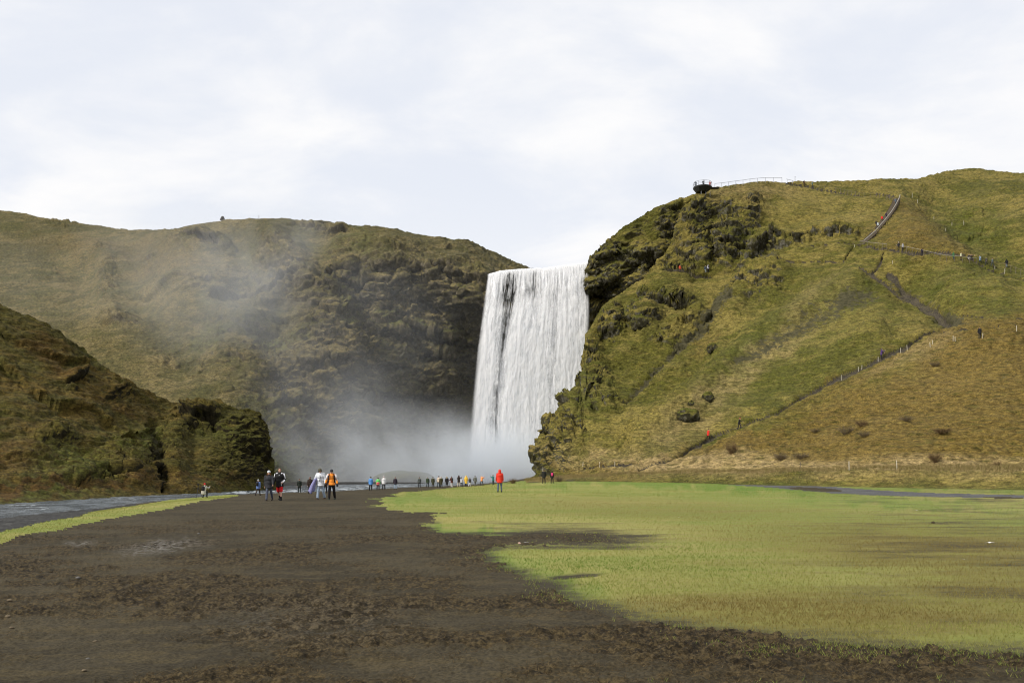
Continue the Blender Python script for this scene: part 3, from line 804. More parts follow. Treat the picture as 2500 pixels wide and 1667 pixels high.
rock = blob(X2, Y2, [(1750, 560, 120, 70, 10, 1.0), (1690, 520, 60, 40, 0, 1.0), (1820, 540, 40, 60, 20, .8), (1780, 620, 100, 30, 0, .9), (1870, 612, 60, 22, 0, 1.0), (1850, 690, 80, 45, 10, .75), (1600, 742, 60, 22, 10, .8), (1570, 790, 55, 35, 0, .9), (1480, 800, 50, 50, 0, 1.0), (1660, 745, 40, 12, 0, .7), (1720, 780, 60, 40, -20, .5),
                     (1640, 835, 60, 26, 0, .5), (1310, 1100, 45, 60, 15, 1.1), (1370, 1040, 70, 50, -40, 1.0), (1440, 960, 70, 60, -40, .7), (1440, 880, 40, 50, 0, .8), (1560, 650, 40, 30, 0, .9), (1655, 640, 60, 24, 0, .9), (1480, 985, 50, 30, 0, .6), (2040, 572, 90, 18, -4, .7), (1930, 590, 70, 12, -6, .6), (2370, 530, 90, 40, 20, .35), (1350, 1130, 60, 30, -30, .7), (1500, 1080, 60, 40, -30, .25)])
h = .6 * ledges(X2, Y2, [([(1690, 512), (1740, 512)], 14, 1.6), ([(1840, 618), (1870, 606), (1910, 596)], 15, 2.2), ([(1840, 614), (1930, 590), (1990, 577), (2040, 574), (2100, 568)], 12, 1.2), ([(1775, 720), (1850, 726)], 10, 1.0), ([(1860, 700), (1905, 698)], 12, 1.3), ([(1790, 690), (1900, 668)], 12, .9), ([(1565, 745), (1620, 748), (1690, 752)], 12, 1.3),
                     ([(1550, 800), (1590, 815)], 18, 1.6), ([(1460, 820), (1500, 832)], 18, 1.6), ([(1600, 640), (1640, 655)], 14, .8), ([(1660, 790), (1740, 805)], 12, 1.0), ([(1610, 845), (1680, 850)], 12, .9), ([(1440, 1000), (1510, 985)], 14, 1.0), ([(1300, 1080), (1360, 1060)], 18, 1.0), ([(1380, 935), (1450, 905)], 14, .7), ([(1420, 960), (1480, 940)], 12, .7),
                     ([(2330, 560), (2400, 545)], 12, .8), ([(2330, 500), (2400, 520)], 10, .6), ([(1700, 560), (1790, 575)], 16, 1.0), ([(1740, 610), (1830, 600)], 18, 1.3)])
KN = [(1611, 700, 46, 26, 1.4), (1590, 743, 32, 16, 1.8), (1654, 744, 36, 13, 1.5), (1574, 788, 42, 38, 2.4), (1492, 802, 32, 44, 2.6), (1782, 753, 38, 26, 1.9), (1670, 796, 42, 20, 1.5), (1872, 674, 56, 26, 2.2), (1803, 716, 36, 15, 1.6), (1882, 716, 32, 17, 1.8), (1890, 738, 22, 13, 1.2), (1872, 598, 62, 22, 2.8), (1744, 860, 26, 18, 1.3), (1649, 833, 46, 20, 1.3), (1596, 836, 24, 17, 1.2),
      (2037, 563, 74, 14, 1.6), (1930, 582, 50, 14, 1.3), (1771, 600, 56, 40, 3.4), (1680, 575, 40, 60, 3.6), (1722, 628, 42, 22, 2.4), (1700, 498, 52, 12, 2.6), (1770, 505, 50, 18, 2.0), (1820, 545, 36, 34, 2.4), (1740, 560, 26, 20, 1.8), (1790, 640, 50, 14, 1.8), (1319, 1085, 28, 42, 1.4), (1367, 1056, 40, 42, 1.8), (1410, 1018, 40, 28, 1.6), (1479, 988, 28, 32, 1.6), (1440, 930, 40, 36, 1.4), (1447, 856, 30, 32, 1.6), (1540, 880, 40, 20, .9), (2370, 520, 70, 18, 1.2), (2330, 545, 40, 12, 1.0), (2400, 560, 60, 12, 1.0), (1560, 680, 40, 18, 1.4), (1700, 770, 30, 12, 1.0), (1950, 520, 60, 14, .7), (1860, 520, 50, 14, .8)]
h += .85 * knobs(X2, Y2, KN) * under(RH_T, X2, Y2, -5, 30)
h += under(RH_T, X2, Y2) * ribs_of(X2, Y2, [([(1560, 1060), (1700, 965), (1850, 838), (1990, 745), (2095, 683)], 34, 2.4), ([(1310, 1110), (1400, 980), (1500, 880), (1600, 790)], 46, 1.6), ([(1640, 1120), (1815, 1050), (1969, 985), (2133, 900), (2254, 838), (2316, 800)], 22, -.5), ([(1800, 1100), (2000, 1010), (2180, 920), (2330, 850), (2480, 830)], 60, 1.3),
                      ([(2215, 700), (2290, 760)], 40, -2.0), ([(2260, 470), (2350, 540), (2480, 600)], 60, -3.5), ([(2200, 480), (2290, 600), (2340, 640)], 46, 1.8), ([(1830, 470), (1800, 520)], 40, 1.6), ([(1745, 520), (1740, 640)], 16, -1.6), ([(1820, 600), (1790, 660), (1700, 670)], 16, -1.4), ([(2000, 900), (2140, 800)], 30, 1.2), ([(2440, 700), (2300, 720)], 30, 1.2), ([(1900, 640), (2050, 610)], 20, .8), ([(1520, 1090), (1600, 1000), (1700, 900)], 26, -.9)], 16)
PATHS = [([(1560, 1150), (1590, 1138), (1640, 1124), (1690, 1088), (1731, 1070), (1815, 1041), (1896, 1014), (1969, 970), (2053, 926), (2133, 886), (2196, 860), (2254, 824), (2316, 784)], 5.5), ([(2316, 784), (2281, 745), (2231, 712), (2172, 669)], 9), ([(2105, 676), (2160, 690), (2215, 712)], 5), ([(2158, 619), (2150, 640), (2138, 665), (2130, 676)], 3),
         ([(2095, 603), (2130, 606), (2165, 611), (2205, 616), (2251, 625), (2328, 638), (2367, 638), (2404, 648), (2457, 658), (2500, 677), (2560, 700)], 3.2), ([(2340, 770), (2371, 776), (2437, 788), (2560, 790)], 2.2), ([(2300, 830), (2337, 826), (2404, 825), (2467, 815), (2560, 804)], 2.6), ([(1920, 447), (1983, 458), (2039, 468), (2105, 480), (2140, 479), (2183, 489)], 2.6),
         ([(1410, 1139), (1470, 1136), (1550, 1130)], 3.4), ([(1950, 612), (2060, 602), (2090, 596)], 1.6), ([(1620, 664), (1660, 665), (1740, 664)], 2.6), ([(2085, 604), (2060, 640), (1900, 650)], 1.2)]
pathm = np.zeros(X2.shape)
pn = np.clip(1 + .9 * fbm(P, .22, 2, .5, seed=110), .35, 2)
for L, wd in PATHS:
    pathm = np.maximum(pathm, np.exp(-(line_dist(X2, Y2, L) / (wd * pn) ) ** 2 * .7))
gully = np.exp(-(line_dist(X2, Y2, [(1775, 725), (1745, 765), (1715, 800), (1660, 850), (1610, 900), (1560, 950), (1525, 985)]) / np.interp(X2, [1525, 1600, 1700, 1775], [7, 9, 13, 26])) ** 2)
scree = np.exp(-(line_dist(X2, Y2, [(2130, 722), (2060, 748), (1980, 790), (1900, 842), (1845, 880), (1800, 905)]) / np.interp(X2, [1800, 1900, 2000, 2130], [9, 17, 24, 22])) ** 2)
pathm[NV_R:] = 0; gully[NV_R:] = 0; scree[NV_R:] = 0
rel = lambda Q: turf_relief(Q, X2, Y2, rock, 1.1, 1.0, 90, 2.8, .9) * (1 - .8 * np.clip(pathm * 1.3, 0, 1)) * np.maximum(.3 + .7 * under(RH_T, X2, Y2, 0, 45), sstep(1430, 1560, X2)) * (.15 + .85 * fr)
h -= .55 * sstep(.25, .7, pathm) + .9 * gully + .35 * scree
fr = sstep(1172, 1140, Y2)
h -= 1.5 * (1 - sstep(1360, 1470, X2))
h = h * (.15 + .85 * fr)
P = displaced(P, h, rel)
dry = np.clip(blob(X2, Y2, [(2300, 1040, 420, 130, -12, 1.0), (2450, 900, 220, 130, 0, .9), (1950, 1110, 300, 40, 0, .8), (2250, 590, 150, 60, 15, .55), (1600, 1140, 300, 24, 0, .7), (2230, 525, 90, 40, 20, .5), (1830, 480, 140, 30, 0, .35), (1720, 840, 40, 60, 40, .4), (2100, 930, 300, 30, -25, .5)], 50) , 0, 1)
moss = np.clip(blob(X2, Y2, [(1950, 850, 260, 120, -25, .3), (2350, 720, 200, 80, 0, .35), (1420, 980, 70, 50, -40, .5), (2060, 745, 100, 26, -20, .6), (1530, 770, 40, 20, 0, .5), (2380, 560, 120, 60, 10, .4), (1880, 600, 80, 40, 0, .3), (1480, 1135, 80, 8, 0, .7), (1850, 880, 60, 20, -30, .7)], 50), 0, 1)
earth = np.clip(np.maximum.reduce([gully * (.75 + .7 * fbm(P, .12, 3, seed=111)), scree * (.52 + .5 * fbm(P, .2, 3, seed=112)), blob(X2, Y2, [(2318, 778, 60, 20, 30, .75), (2270, 740, 60, 18, 40, .55), (1740, 770, 40, 20, -30, .7), (1880, 640, 25, 14, 0, .7), (2200, 700, 90, 14, 15, .45)]), .5 * pathm]), 0, 1)
V = P.reshape(-1, 3); FQ = grid_faces(*X2.shape)
at = {'rock': rock, 'dry': dry, 'moss': moss, 'earth': earth, 'straw': np.clip(1.1 * sstep(1105, 1142, Y2) * sstep(1420, 1640, X2) + blob(X2, Y2, [(1480, 1120, 180, 28, 0, .55), (1780, 950, 330, 26, -38, .55), (1700, 1020, 160, 40, -35, .4), (1980, 740, 90, 30, -40, .4), (1820, 470, 120, 26, 0, .4), (2250, 870, 120, 20, -24, .45), (1690, 1060, 60, 20, -30, .3)], 40) + .25 * fbm(P, .09, 4, seed=113), 0, 1)}
isp = (pathm.ravel()[FQ].mean(1) > .5)
v, f, a = split_faces(V, FQ, at, ~isp); HILL_R = add('hillside', mesh_np('hillside', v, f, M_RIGHT, a), kind='structure')
v, f, a = split_faces(V, FQ, at, isp); PATH = add('footpath', mesh_np('footpath', v, f, M_PATH, a), kind='structure')

# --- grassy bank between the lawn and the hillside
bk = np.linspace(1285, 2680, 520)
bd = np.interp(bk, [1285, 1400, 1640, 1800, 2000, 2200, 2500, 2680], [133, 127, 118, 110, 103, 96, 88, 84])
bz = np.interp(bk, [1285, 1340, 1420, 1640, 2000, 2500, 2680], [.25, .5, .85, 1.45, 1.75, 1.85, 1.85])
prof = np.array([(-1.0, -.35), (-.3, -.05), (0, .04), (.25, .22), (.5, .5), (.75, .78), (.95, .93), (1.2, 1.0), (2.2, 1.02), (3.5, 1.06), (5.0, 1.2), (7.0, 1.5)])
tt = np.linspace(-1, 6.5, 70)
off = tt[:, None] * 4.0
zz_ = np.interp(tt, prof[:, 0], prof[:, 1])[:, None] * bz[None] + ground_z(bk, bd)[None] * (1 - sstep(0, 1.2, tt))[:, None] + .06
Dk = bd[None] + off
P = np.stack([(bk[None] - CX) / F * Dk, Dk + 0 * bk[None], zz_], -1)
hh = .55 * fbm(P, (.12, .3, .3), 3, seed=120) + .16 * fbm(P, .9, 3, .6, seed=121)
P = P + grid_normals(P) * (hh * sstep(-.3, .4, tt)[:, None] * np.clip(bz / 1.5, .2, 1)[None])[..., None]
Xb = np.repeat(bk[None], len(tt), 0); Tb = np.repeat(tt[:, None], len(bk), 1)
add('bank', mesh_np('bank', P.reshape(-1, 3), grid_faces(*Xb.shape), M_RIGHT, {'rock': Xb * 0, 'dry': np.clip(.12 + .45 * sstep(.9, 1.6, Tb) + .6 * fbm(P, .15, 3, seed=122), 0, 1), 'straw': np.clip(.95 * sstep(.9, 1.4, Tb) + .28 * sstep(.1, .6, Tb) + .8 * fbm(P, (.08, .3, .3), 3, seed=123) * sstep(.2, .8, Tb), 0, 1), 'moss': np.clip(.35 * sstep(.6, 1.0, -Tb + 1) * sstep(1500, 1800, Xb), 0, 1), 'earth': blob(Xb, Tb * 100, [(1303, 10, 16, 40, 0, 1), (1392, 10, 12, 35, 0, .8)])}), kind='structure')
BANK_P, BANK_X, BANK_T = P, Xb, Tb

# ------------------------------------------------------------------ the waterfall
def water_mat(name, seed, lo, hi):
    m, t = new_mat(name)
    uv = t.node('ShaderNodeCombineXYZ'); t.put(uv.inputs[0], t.attr('su')); t.put(uv.inputs[1], t.attr('sv')); uv.inputs[2].default_value = seed
    u = uv.outputs[0]
    a = t.noise(t.mapping(u, (1, .03, 1)), 2.0, 6, .62, .25)
    b = t.noise(t.mapping(u, (1, .09, 1)), 4.0, 5, .70, .4)
    c = t.noise(t.mapping(u, (1, .35, 1)), 1.2, 5, .65, .6)
    d = t.math('ADD', t.math('ADD', t.math('MULTIPLY', a, .50), t.math('MULTIPLY', b, .27)), t.math('MULTIPLY', c, .23))
    alpha = t.rng(t.math('ADD', d, t.attr('dens')), lo, hi)
    alpha = t.math('MULTIPLY', alpha, t.attr('rim'))
    shade = t.mix(t.rng(t.math('ADD', t.math('MULTIPLY', b, .6), t.math('MULTIPLY', c, .4)), .36, .58), (0.84, 0.86, 0.89), (0.975, 0.975, 0.985))
    df = t.node('ShaderNodeBsdfDiffuse'); t.put(df.inputs[0], shade); t.put(df.inputs['Normal'], t.bump(d, .3, .5))
    tl = t.node('ShaderNodeBsdfTranslucent'); t.put(tl.inputs[0], shade)
    mx = t.node('ShaderNodeMixShader'); mx.inputs[0].default_value = .42; t.l.new(df.outputs[0], mx.inputs[1]); t.l.new(tl.outputs[0], mx.inputs[2])
    tp = t.node('ShaderNodeBsdfTransparent')
    m2 = t.node('ShaderNodeMixShader'); t.put(m2.inputs[0], alpha); t.l.new(tp.outputs[0], m2.inputs[1]); t.l.new(mx.outputs[0], m2.inputs[2])
    t.out(m2.outputs[0])
    return m


FALL = empty('waterfall', ray(1290, 1175, 256), 0)
FALL['kind'] = 'structure'
FALL['label'] = 'tall white waterfall dropping over the cliff between the two hills'
FL_L = curve([(640, 1190), (668, 1190), (740, 1180), (850, 1165), (1000, 1150), (1120, 1140), (1200, 1138)])
FL_R = curve([(640, 1441), (750, 1440), (850, 1438), (1000, 1440), (1200, 1442)])
for li, (off, lo, hi, dn) in enumerate(((0.0, .43, .58, .0), (-.9, .45, .61, -.015), (-1.9, .48, .65, -.04))):
    nu, nv = 190, 300
    u = np.linspace(0, 1, nu)[None]; v = np.linspace(0, 1, nv)[:, None]
    lip = np.interp(u, [0, .12, .3, .55, .75, 1], [670, 661, 657, 654, 647, 641])
    PY = lip + (1192 - lip) * v
    PX = FL_L(PY) + (FL_R(PY) - FL_L(PY)) * u
    D = 258.0 + off * sstep(0, .12, v) - 5.0 * np.sqrt(np.clip(v, 0, 1)) + 0 * u
    P = ray(PX, PY, D)
    SV = v * 57 + 0 * u; SU = u * 26 + 0 * v
    wv = np.stack([SU * .5, SV * .10, SU * 0 + 3.0 * li], -1)
    SU = SU + .9 * fbm(wv, .35, 3, seed=170 + li) + .25 * fbm(wv, 1.6, 2, seed=175)
    Q = np.stack([SU, SV * .12, np.full(SU.shape, li * 9.0)], -1)
    rel = .55 * fbm(Q, .8, 4, .6, seed=130 + li) + .45 * fbm(np.stack([SU, SV * .35, SU * 0 + li], -1), 1.1, 4, .6, seed=140 + li)
    P[..., 1] -= rel * sstep(0, .15, v) * .42
    P[..., 2] += .25 * fbm(Q * [1, 0, 1], 1.1, 3, seed=150) * (1 - v)
    gx = np.interp(PY, [660, 750, 850, 950, 1020, 1090, 1130], [1252, 1240, 1226, 1213, 1208, 1212, 1216])
    gw = np.interp(PY, [660, 720, 800, 900, 1000, 1080, 1130], [20, 18, 13, 10, 10, 11, 7])
    gap_ = (1.0, .95, .72)[li] * np.exp(-((PX - gx) / gw) ** 2) * np.interp(PY, [660, 690, 800, 1000, 1080, 1125], [.08, .13, .23, .23, .27, .0])
    gap2 = np.exp(-((PX - 1352) / 9) ** 2) * np.interp(PY, [660, 760, 860, 1000], [.02, .10, .13, .04]) + np.exp(-((PX - 1303) / 12) ** 2) * np.interp(PY, [650, 700, 800], [.05, .09, 0])
    dens = dn + .17 + .05 * sstep(.1, .5, v) + (.10 * fbm(np.stack([SU, SV * .10, SU * 0 + 5 * li], -1), .42, 4, .6, seed=185 + li) + .05) * sstep(0, .1, v) - .05 + .05 * fbm(np.stack([SU, SV * .22, SU * 0 + 5 * li], -1), .30, 4, .6, seed=180 + li) - gap_ - gap2 - .085 * np.exp(-((v - .10) / .08) ** 2) + .1 * np.exp(-(v / .012) ** 2)
    rim = sstep(0, .035 + .05 * np.clip(v, 0, 1) + .05 * fbm(Q, .9, 4, .6, seed=160 + li), u + 0 * v) * (1 - sstep(.955, 1.0, u + .04 * fbm(Q, .9, 4, .6, seed=165 + li)))
    rim = rim * np.ones_like(dens)
    me = mesh_np('water_curtain', P.reshape(-1, 3), grid_faces(nv, nu), water_mat('falling_water_%d' % li, li * 7.3, lo, hi), {'su': SU, 'sv': SV, 'dens': dens, 'rim': rim})
    o = add('water_curtain', me, FALL)
    o.matrix_parent_inverse = Matrix.Translation(-FALL.location)

# river running to the lip
mb = MB()
lipx = [(1190, 668), (1230, 660), (1300, 656), (1370, 650), (1441, 640)]
V = []
for (x, y) in lipx: V.append(tuple(ray(x, y + 1.5, 258.3)))
for (x, y) in lipx: V.append(tuple(Vector(ray(x, y + 1.5, 258.3)) + Vector((0, 26, .3))))
mb.v = V; mb.f = [(i, i + 1, i + 6, i + 5) for i in range(4)]
mb.build('river', M_WATER, kind='structure')
me = bpy.data.objects['river.001'].data
a = me.attributes.new('riffle', 'FLOAT', 'POINT'); a.data.foreach_set('value', [1.0] * len(me.vertices))


# ------------------------------------------------------------------ spray
def mist(loc, rad, dens, nscale, lo, hi, rot=0.0, pw=1.0, col=(.90, .94, .99)):
    m, t = new_mat('spray')
    c = t.coord('Object')
    n = t.node('ShaderNodeVectorMath', operation='DOT_PRODUCT'); t.put(n.inputs[0], c); t.put(n.inputs[1], c)
    fall = t.math('POWER', t.math('SUBTRACT', 1.0, n.outputs['Value'], clamp=True), pw)
    wv = t.noise(t.mapping(c, (rad[0], rad[1], rad[2])), nscale, 4, .55, .4)
    dd = t.math('MULTIPLY', t.math('MULTIPLY', fall, t.rng(wv, lo, hi)), dens)
    pv = t.node('ShaderNodeVolumePrincipled')
    pv.inputs['Color'].default_value = (*col, 1); t.put(pv.inputs['Density'], dd); pv.inputs['Anisotropy'].default_value = 0.0
    t.out(None, pv.outputs[0])
    mb = MB(); mb.ell((0, 0, 0), (1, 1, 1), 24, 14)
    o = mb.build('mist', m, kind='stuff'); o.location = loc; o.scale = rad; o.rotation_euler = (0, rot, 0)
    o['label'] = 'white spray drifting from the waterfall'
    return o


mist(ray(1200, 1160, 243), (27, 11, 17), .75, .085, .22, .72, 0, 3.4)
mist(ray(1040, 1160, 226), (42, 16, 20), .14, .055, .30, .68, .12, 2.0)
mist(ray(800, 1130, 206), (32, 14, 24), .055, .05, .32, .72, .1, 1.8)
mist(ray(900, 900, 214), (56, 22, 42), .0042, .03, .25, .75, .2, 1.2)
mist(ray(600, 710, 232), (52, 19, 28), .018, .030, .38, .70, .35, 1.4)
mist(ray(660, 640, 240), (28, 13, 20), .030, .045, .42, .68, .5, 1.3)
mist(ray(240, 690, 258), (58, 18, 20), .0045, .030, .36, .72, .15, 1.0)


# ------------------------------------------------------------------ placing helper
bpy.context.view_layer.update()
SURF = [o for o in S.objects if o.type == 'MESH' and o.get('kind') == 'structure' and o.name.split('.')[0] in ('ground', 'lawn', 'grass_verge', 'gravel_road', 'gravel_bank', 'hill', 'cliff', 'hillside', 'footpath', 'bank', 'river')]


def hit(px, py, names=None, dflt=None):
    o = Vector((0, 0, EYE)); d = Vector(((px - CX) / F, 1, (HY - py) / F)).normalized()
    best = None
    for s in SURF:
        if names and s.name.split('.')[0] not in names: continue
        ok, loc, nor, idx = s.ray_cast(o, d)
        if ok and (best is None or loc.y < best[0].y): best = (loc.copy(), nor.copy())
    if best is None and dflt: best = (Vector(ray(px, py, dflt)), Vector((0, 0, 1)))
    return best


def at(px, py, names=None, dflt=None):
    for k in range(14):
        b = hit(px, py + k * 1.0, names)
        if b: return b[0]
    return Vector(ray(px, py, dflt or 150))


DRY = ('ground', 'lawn', 'grass_verge', 'gravel_road', 'gravel_bank', 'bank')
HILLS = ('hillside', 'footpath', 'bank', 'cliff')

# ------------------------------------------------------------------ people
_MATS = {}


def cloth(name, col, rough=.8):
    key = (name, tuple(col))
    if key not in _MATS: _MATS[key] = plain(name, (*col,), rough, .2, 0, .22, 14.0)
    return _MATS[key]


SKIN = plain('skin', (0.50, 0.30, 0.22), .55, .3, 0, .06)


def remeshed(mb, voxel, smooth_it=2, ratio=1.0):
    """fuse the collected solids into one continuous surface"""
    me = mb.mesh('tmp')
    o = bpy.data.objects.new('tmp', me); COL.objects.link(o)
    r = o.modifiers.new('r', 'REMESH'); r.mode = 'VOXEL'; r.voxel_size = voxel
    s = o.modifiers.new('s', 'SMOOTH'); s.iterations = smooth_it; s.factor = .5
    if ratio < 1:
        d = o.modifiers.new('d', 'DECIMATE'); d.ratio = ratio
    dg = bpy.context.evaluated_depsgraph_get()
    res = bpy.data.meshes.new_from_object(o.evaluated_get(dg))
    bpy.data.objects.remove(o); bpy.data.meshes.remove(me)
    res.polygons.foreach_set('use_smooth', [True] * len(res.polygons))
    res.materials.clear(); res.materials.append(SKIN)
    return res


def rot(v, ax, a): return Matrix.Rotation(a, 3, ax) @ v


POSES = {  # thigh fwd, knee bend (r, l) | shoulder fwd, abduction, elbow bend (r, l) | lean, hip drop, head pitch, head yaw
    'stand': dict(th=(2, -2), kn=(2, 3), sp=5, sh=(3, -2), ab=(11, 11), el=(14, 14), lean=2, hp=4, hy=0),
    'walk': dict(th=(20, -14), kn=(8, 26), sp=2, sh=(-16, 18), ab=(10, 10), el=(16, 24), lean=3, hp=6, hy=0),
    'stroll': dict(th=(-12, 16), kn=(30, 8), sp=3, sh=(14, -6), ab=(12, 16), el=(12, 62), lean=2, hp=-2, hy=26),
    'bow': dict(th=(10, -8), kn=(6, 14), sp=5, sh=(4, -6), ab=(22, 20), el=(22, 26), lean=4, hp=32, hy=4),
    'photo': dict(th=(3, -3), kn=(2, 4), sp=6, sh=(62, 62), ab=(10, 10), el=(88, 88), lean=2, hp=0, hy=0),
    'reach': dict(th=(5, -5), kn=(4, 6), sp=6, sh=(78, 20), ab=(6, 12), el=(24, 60), lean=4, hp=2, hy=0),
    'wide': dict(th=(4, -4), kn=(2, 4), sp=15, sh=(66, 62), ab=(12, 12), el=(80, 86), lean=3, hp=4, hy=0),
    'crouch': dict(th=(96, 88), kn=(118, 112), sp=8, sh=(46, 40), ab=(12, 12), el=(52, 56), lean=20, hp=6, hy=0),
    'climb': dict(th=(42, -8), kn=(46, 12), sp=4, sh=(30, -14), ab=(12, 10), el=(34, 18), lean=14, hp=8, hy=0),
}


def skeleton(pose):
    p = POSES[pose]; r = math.radians; J = {}
    lean = r(p['lean'])
    hip = Vector((0, 0, .92))
    legs = []
    for i, s in ((0, -1), (1, 1)):
        a, k, sp = r(p['th'][i]), r(p['kn'][i]), r(p['sp'])
        h = hip + Vector((s * .085, 0, 0))
        d = Vector((s * math.sin(sp), -math.sin(a) * math.cos(sp), -math.cos(a) * math.cos(sp)))
        kn = h + d * .43
        b = a - k
        d2 = Vector((s * math.sin(sp) * .6, -math.sin(b), -math.cos(b))).normalized()
        an = kn + d2 * .41
        legs.append((h, kn, an, b))
    low = min(l[2].z for l in legs) - .085
    off = Vector((0, 0, -low))
    up = Vector((0, -math.sin(lean), math.cos(lean)))
    J['hip'] = hip + off
    J['legs'] = [(h + off, k + off, a + off, b) for h, k, a, b in legs]
    J['waist'] = J['hip'] + up * .16; J['chest'] = J['hip'] + up * .36; J['neck'] = J['hip'] + up * .545
    J['up'] = up
    arms = []
    for i, s in ((0, -1), (1, 1)):
        f, ab, e = r(p['sh'][i]) + lean, r(p['ab'][i]), r(p['el'][i])
        sh = J['hip'] + up * .495 + Vector((s * .185, 0, 0))
        d = Vector((s * math.sin(ab), -math.sin(f) * math.cos(ab), -math.cos(f) * math.cos(ab)))
        el = sh + d * .29
        g = f + e
        d2 = Vector((s * math.sin(ab) * (.4 if e < 1 else -.35), -math.sin(g), -math.cos(g))).normalized()
        wr = el + d2 * .255
        arms.append((sh, el, wr, d2, s))
    J['arms'] = arms
    hM = Matrix.Rotation(r(p['hy']), 3, 'Z') @ Matrix.Rotation(r(p['hp']), 3, 'X')
    J['hM'] = hM
    J['head'] = J['neck'] + up * .045 + hM @ Vector((0, -.02, .12))
    return J


def body_mesh(J):
    b = MB(); up = J['up']
    b.ell(J['hip'] + up * .02, (.155, .11, .12)); b.ell(J['waist'], (.135, .10, .15)); b.ell(J['chest'], (.165, .115, .18))
    b.cap(J['neck'] - up * .08, J['neck'] + up * .07, .058, .054)
    for s in (-1, 1): b.cap(J['hip'] + up * .47 + Vector((s * .05, 0, 0)), J['hip'] + up * .485 + Vector((s * .16, 0, 0)), .06, .055)
    hM, hc = J['hM'], J['head']
    def H(x, y, z): return hc + hM @ Vector((x, y, z))
    b.ell(H(0, .012, .025), (.077, .094, .092), 14, 10, hM); b.ell(H(0, -.03, -.045), (.058, .062, .068), 12, 8, hM)
    b.cap(H(0, -.088, .015), H(0, -.108, -.022), .009, .014, 8)               # nose
    b.ell(H(0, -.084, -.062), (.022, .012, .009), 8, 6, hM)                    # lips
    for s in (-1, 1): b.ell(H(s * .078, .005, 0), (.012, .022, .033), 8, 6, hM)  # ears
    for h, k, a, ang in J['legs']:
        b.cap(h, k, .082, .052); b.cap(k, a, .052, .036)
        b.cap(k + (a - k) * .15 + Vector((0, .02, 0)), k + (a - k) * .5, .05, .042)
        t = Vector((0, -math.cos(ang), math.sin(ang) * .6)) if abs(ang) < 1 else Vector((0, -1, 0))
        b.cap(a + Vector((0, .03, -.035)), a + t * .15 + Vector((0, 0, -.05)), .036, .026)
    for sh, el, wr, d, s in J['arms']:
        b.cap(sh, el, .05, .038); b.cap(el, wr, .038, .026)
        side = d.cross(Vector((1, 0, 0)))
        side = side.normalized() if side.length > .2 else Vector((0, -1, 0))
        palm = wr + d * .085
        inn = Vector((-s, 0, 0)); inn = (inn - d * inn.dot(d)).normalized()
        for q in (-.022, 0, .022): b.cap(wr + side * q * .5, palm + side * q, .019, .016, 8)
        for q, L in ((-.031, .056), (-.0105, .07), (.0105, .076), (.031, .066)):    # little .. index
            f0 = palm + side * q; f1 = f0 + (d * .9 + inn * .25).normalized() * L * .55; f2 = f1 + (d * .6 + inn * .75).normalized() * L * .5
            b.cap(f0, f1, .0092, .0085, 8); b.cap(f1, f2, .0085, .007, 8)
        t0 = wr + d * .025 + side * .024; t1 = t0 + (d * .6 + side * .8).normalized() * .042
        b.cap(t0, t1, .0125, .0105, 8); b.cap(t1, t1 + (d * .85 + side * .25 + inn * .4).normalized() * .03, .0105, .008, 8)
    return remeshed(b, .0088, 1, .22)


def jacket_mesh(J, kind):
    b = MB(); up = J['up']; fat = 1.12 if kind in ('parka', 'long', 'poncho') else 1.0
    lo = {'short': -.05, 'parka': -.14, 'long': -.36, 'poncho': -.30}[kind]
    top = J['hip'] + up * .5
    b.cap(J['chest'] - Vector((.05, 0, 0)), J['chest'] + Vector((.05, 0, 0)), .155 * fat, .155 * fat, 14)
    b.ell(J['chest'] + up * .04, (.205 * fat, .15 * fat, .17), 16, 10)
    b.ell(J['waist'], (.185 * fat, .15 * fat, .20), 16, 10)
    for k in range(4):
        q = k / 3
        z = J['hip'] + Vector((0, .004, .10 + (lo - .10) * q))
        b.ell(z, (.185 * fat + .02 * q, .145 * fat + .03 * q, .08), 16, 8)
    b.ell(J['hip'] + Vector((0, .004, lo)), (.20 * fat, .17 * fat, .035), 16, 6)
    for s in (-1, 1): b.cap(top + Vector((s * .04, 0, .0)), top + Vector((s * .165, 0, -.02)), .075, .078)
    for sh, el, wr, d, s in J['arms']:
        b.cap(sh, el, .078 * fat, .064 * fat); b.cap(el, wr - d * .01, .064 * fat, .050 * fat)
    b.cap(J['neck'] - up * .06, J['neck'] + up * .02, .085, .08)
    return remeshed(b, .021, 3, .8)


def trouser_mesh(J, kind):
    b = MB()
    b.ell(J['hip'], (.165, .125, .13), 14, 8)
    for h, k, a, ang in J['legs']:
        if kind == 'shorts': b.cap(h, h + (k - h) * .92, .098, .098)
        else:
            w = 1.18 if kind == 'loose' else 1.0
            b.cap(h, k, .096, .073 * w); b.cap(k, a + (k - a) * .05, .073 * w, .062 * w)
    return remeshed(b, .020, 2, .8)


def boot_mesh(J, i):
    b = MB(); h, k, a, ang = J['legs'][i]
    t = Vector((0, -math.cos(ang), math.sin(ang) * .6)) if abs(ang) < 1 else Vector((0, -1, 0))
    b.cap(a + (k - a) * .22, a + Vector((0, .01, -.02)), .057, .056)
    b.cap(a + Vector((0, .035, -.042)), a + t * .15 + Vector((0, 0, -.052)), .05, .042)
    b.box(a + t * .06 + Vector((0, .0, -.078)), (.095, .28, .03))
    return remeshed(b, .014, 1, .7)


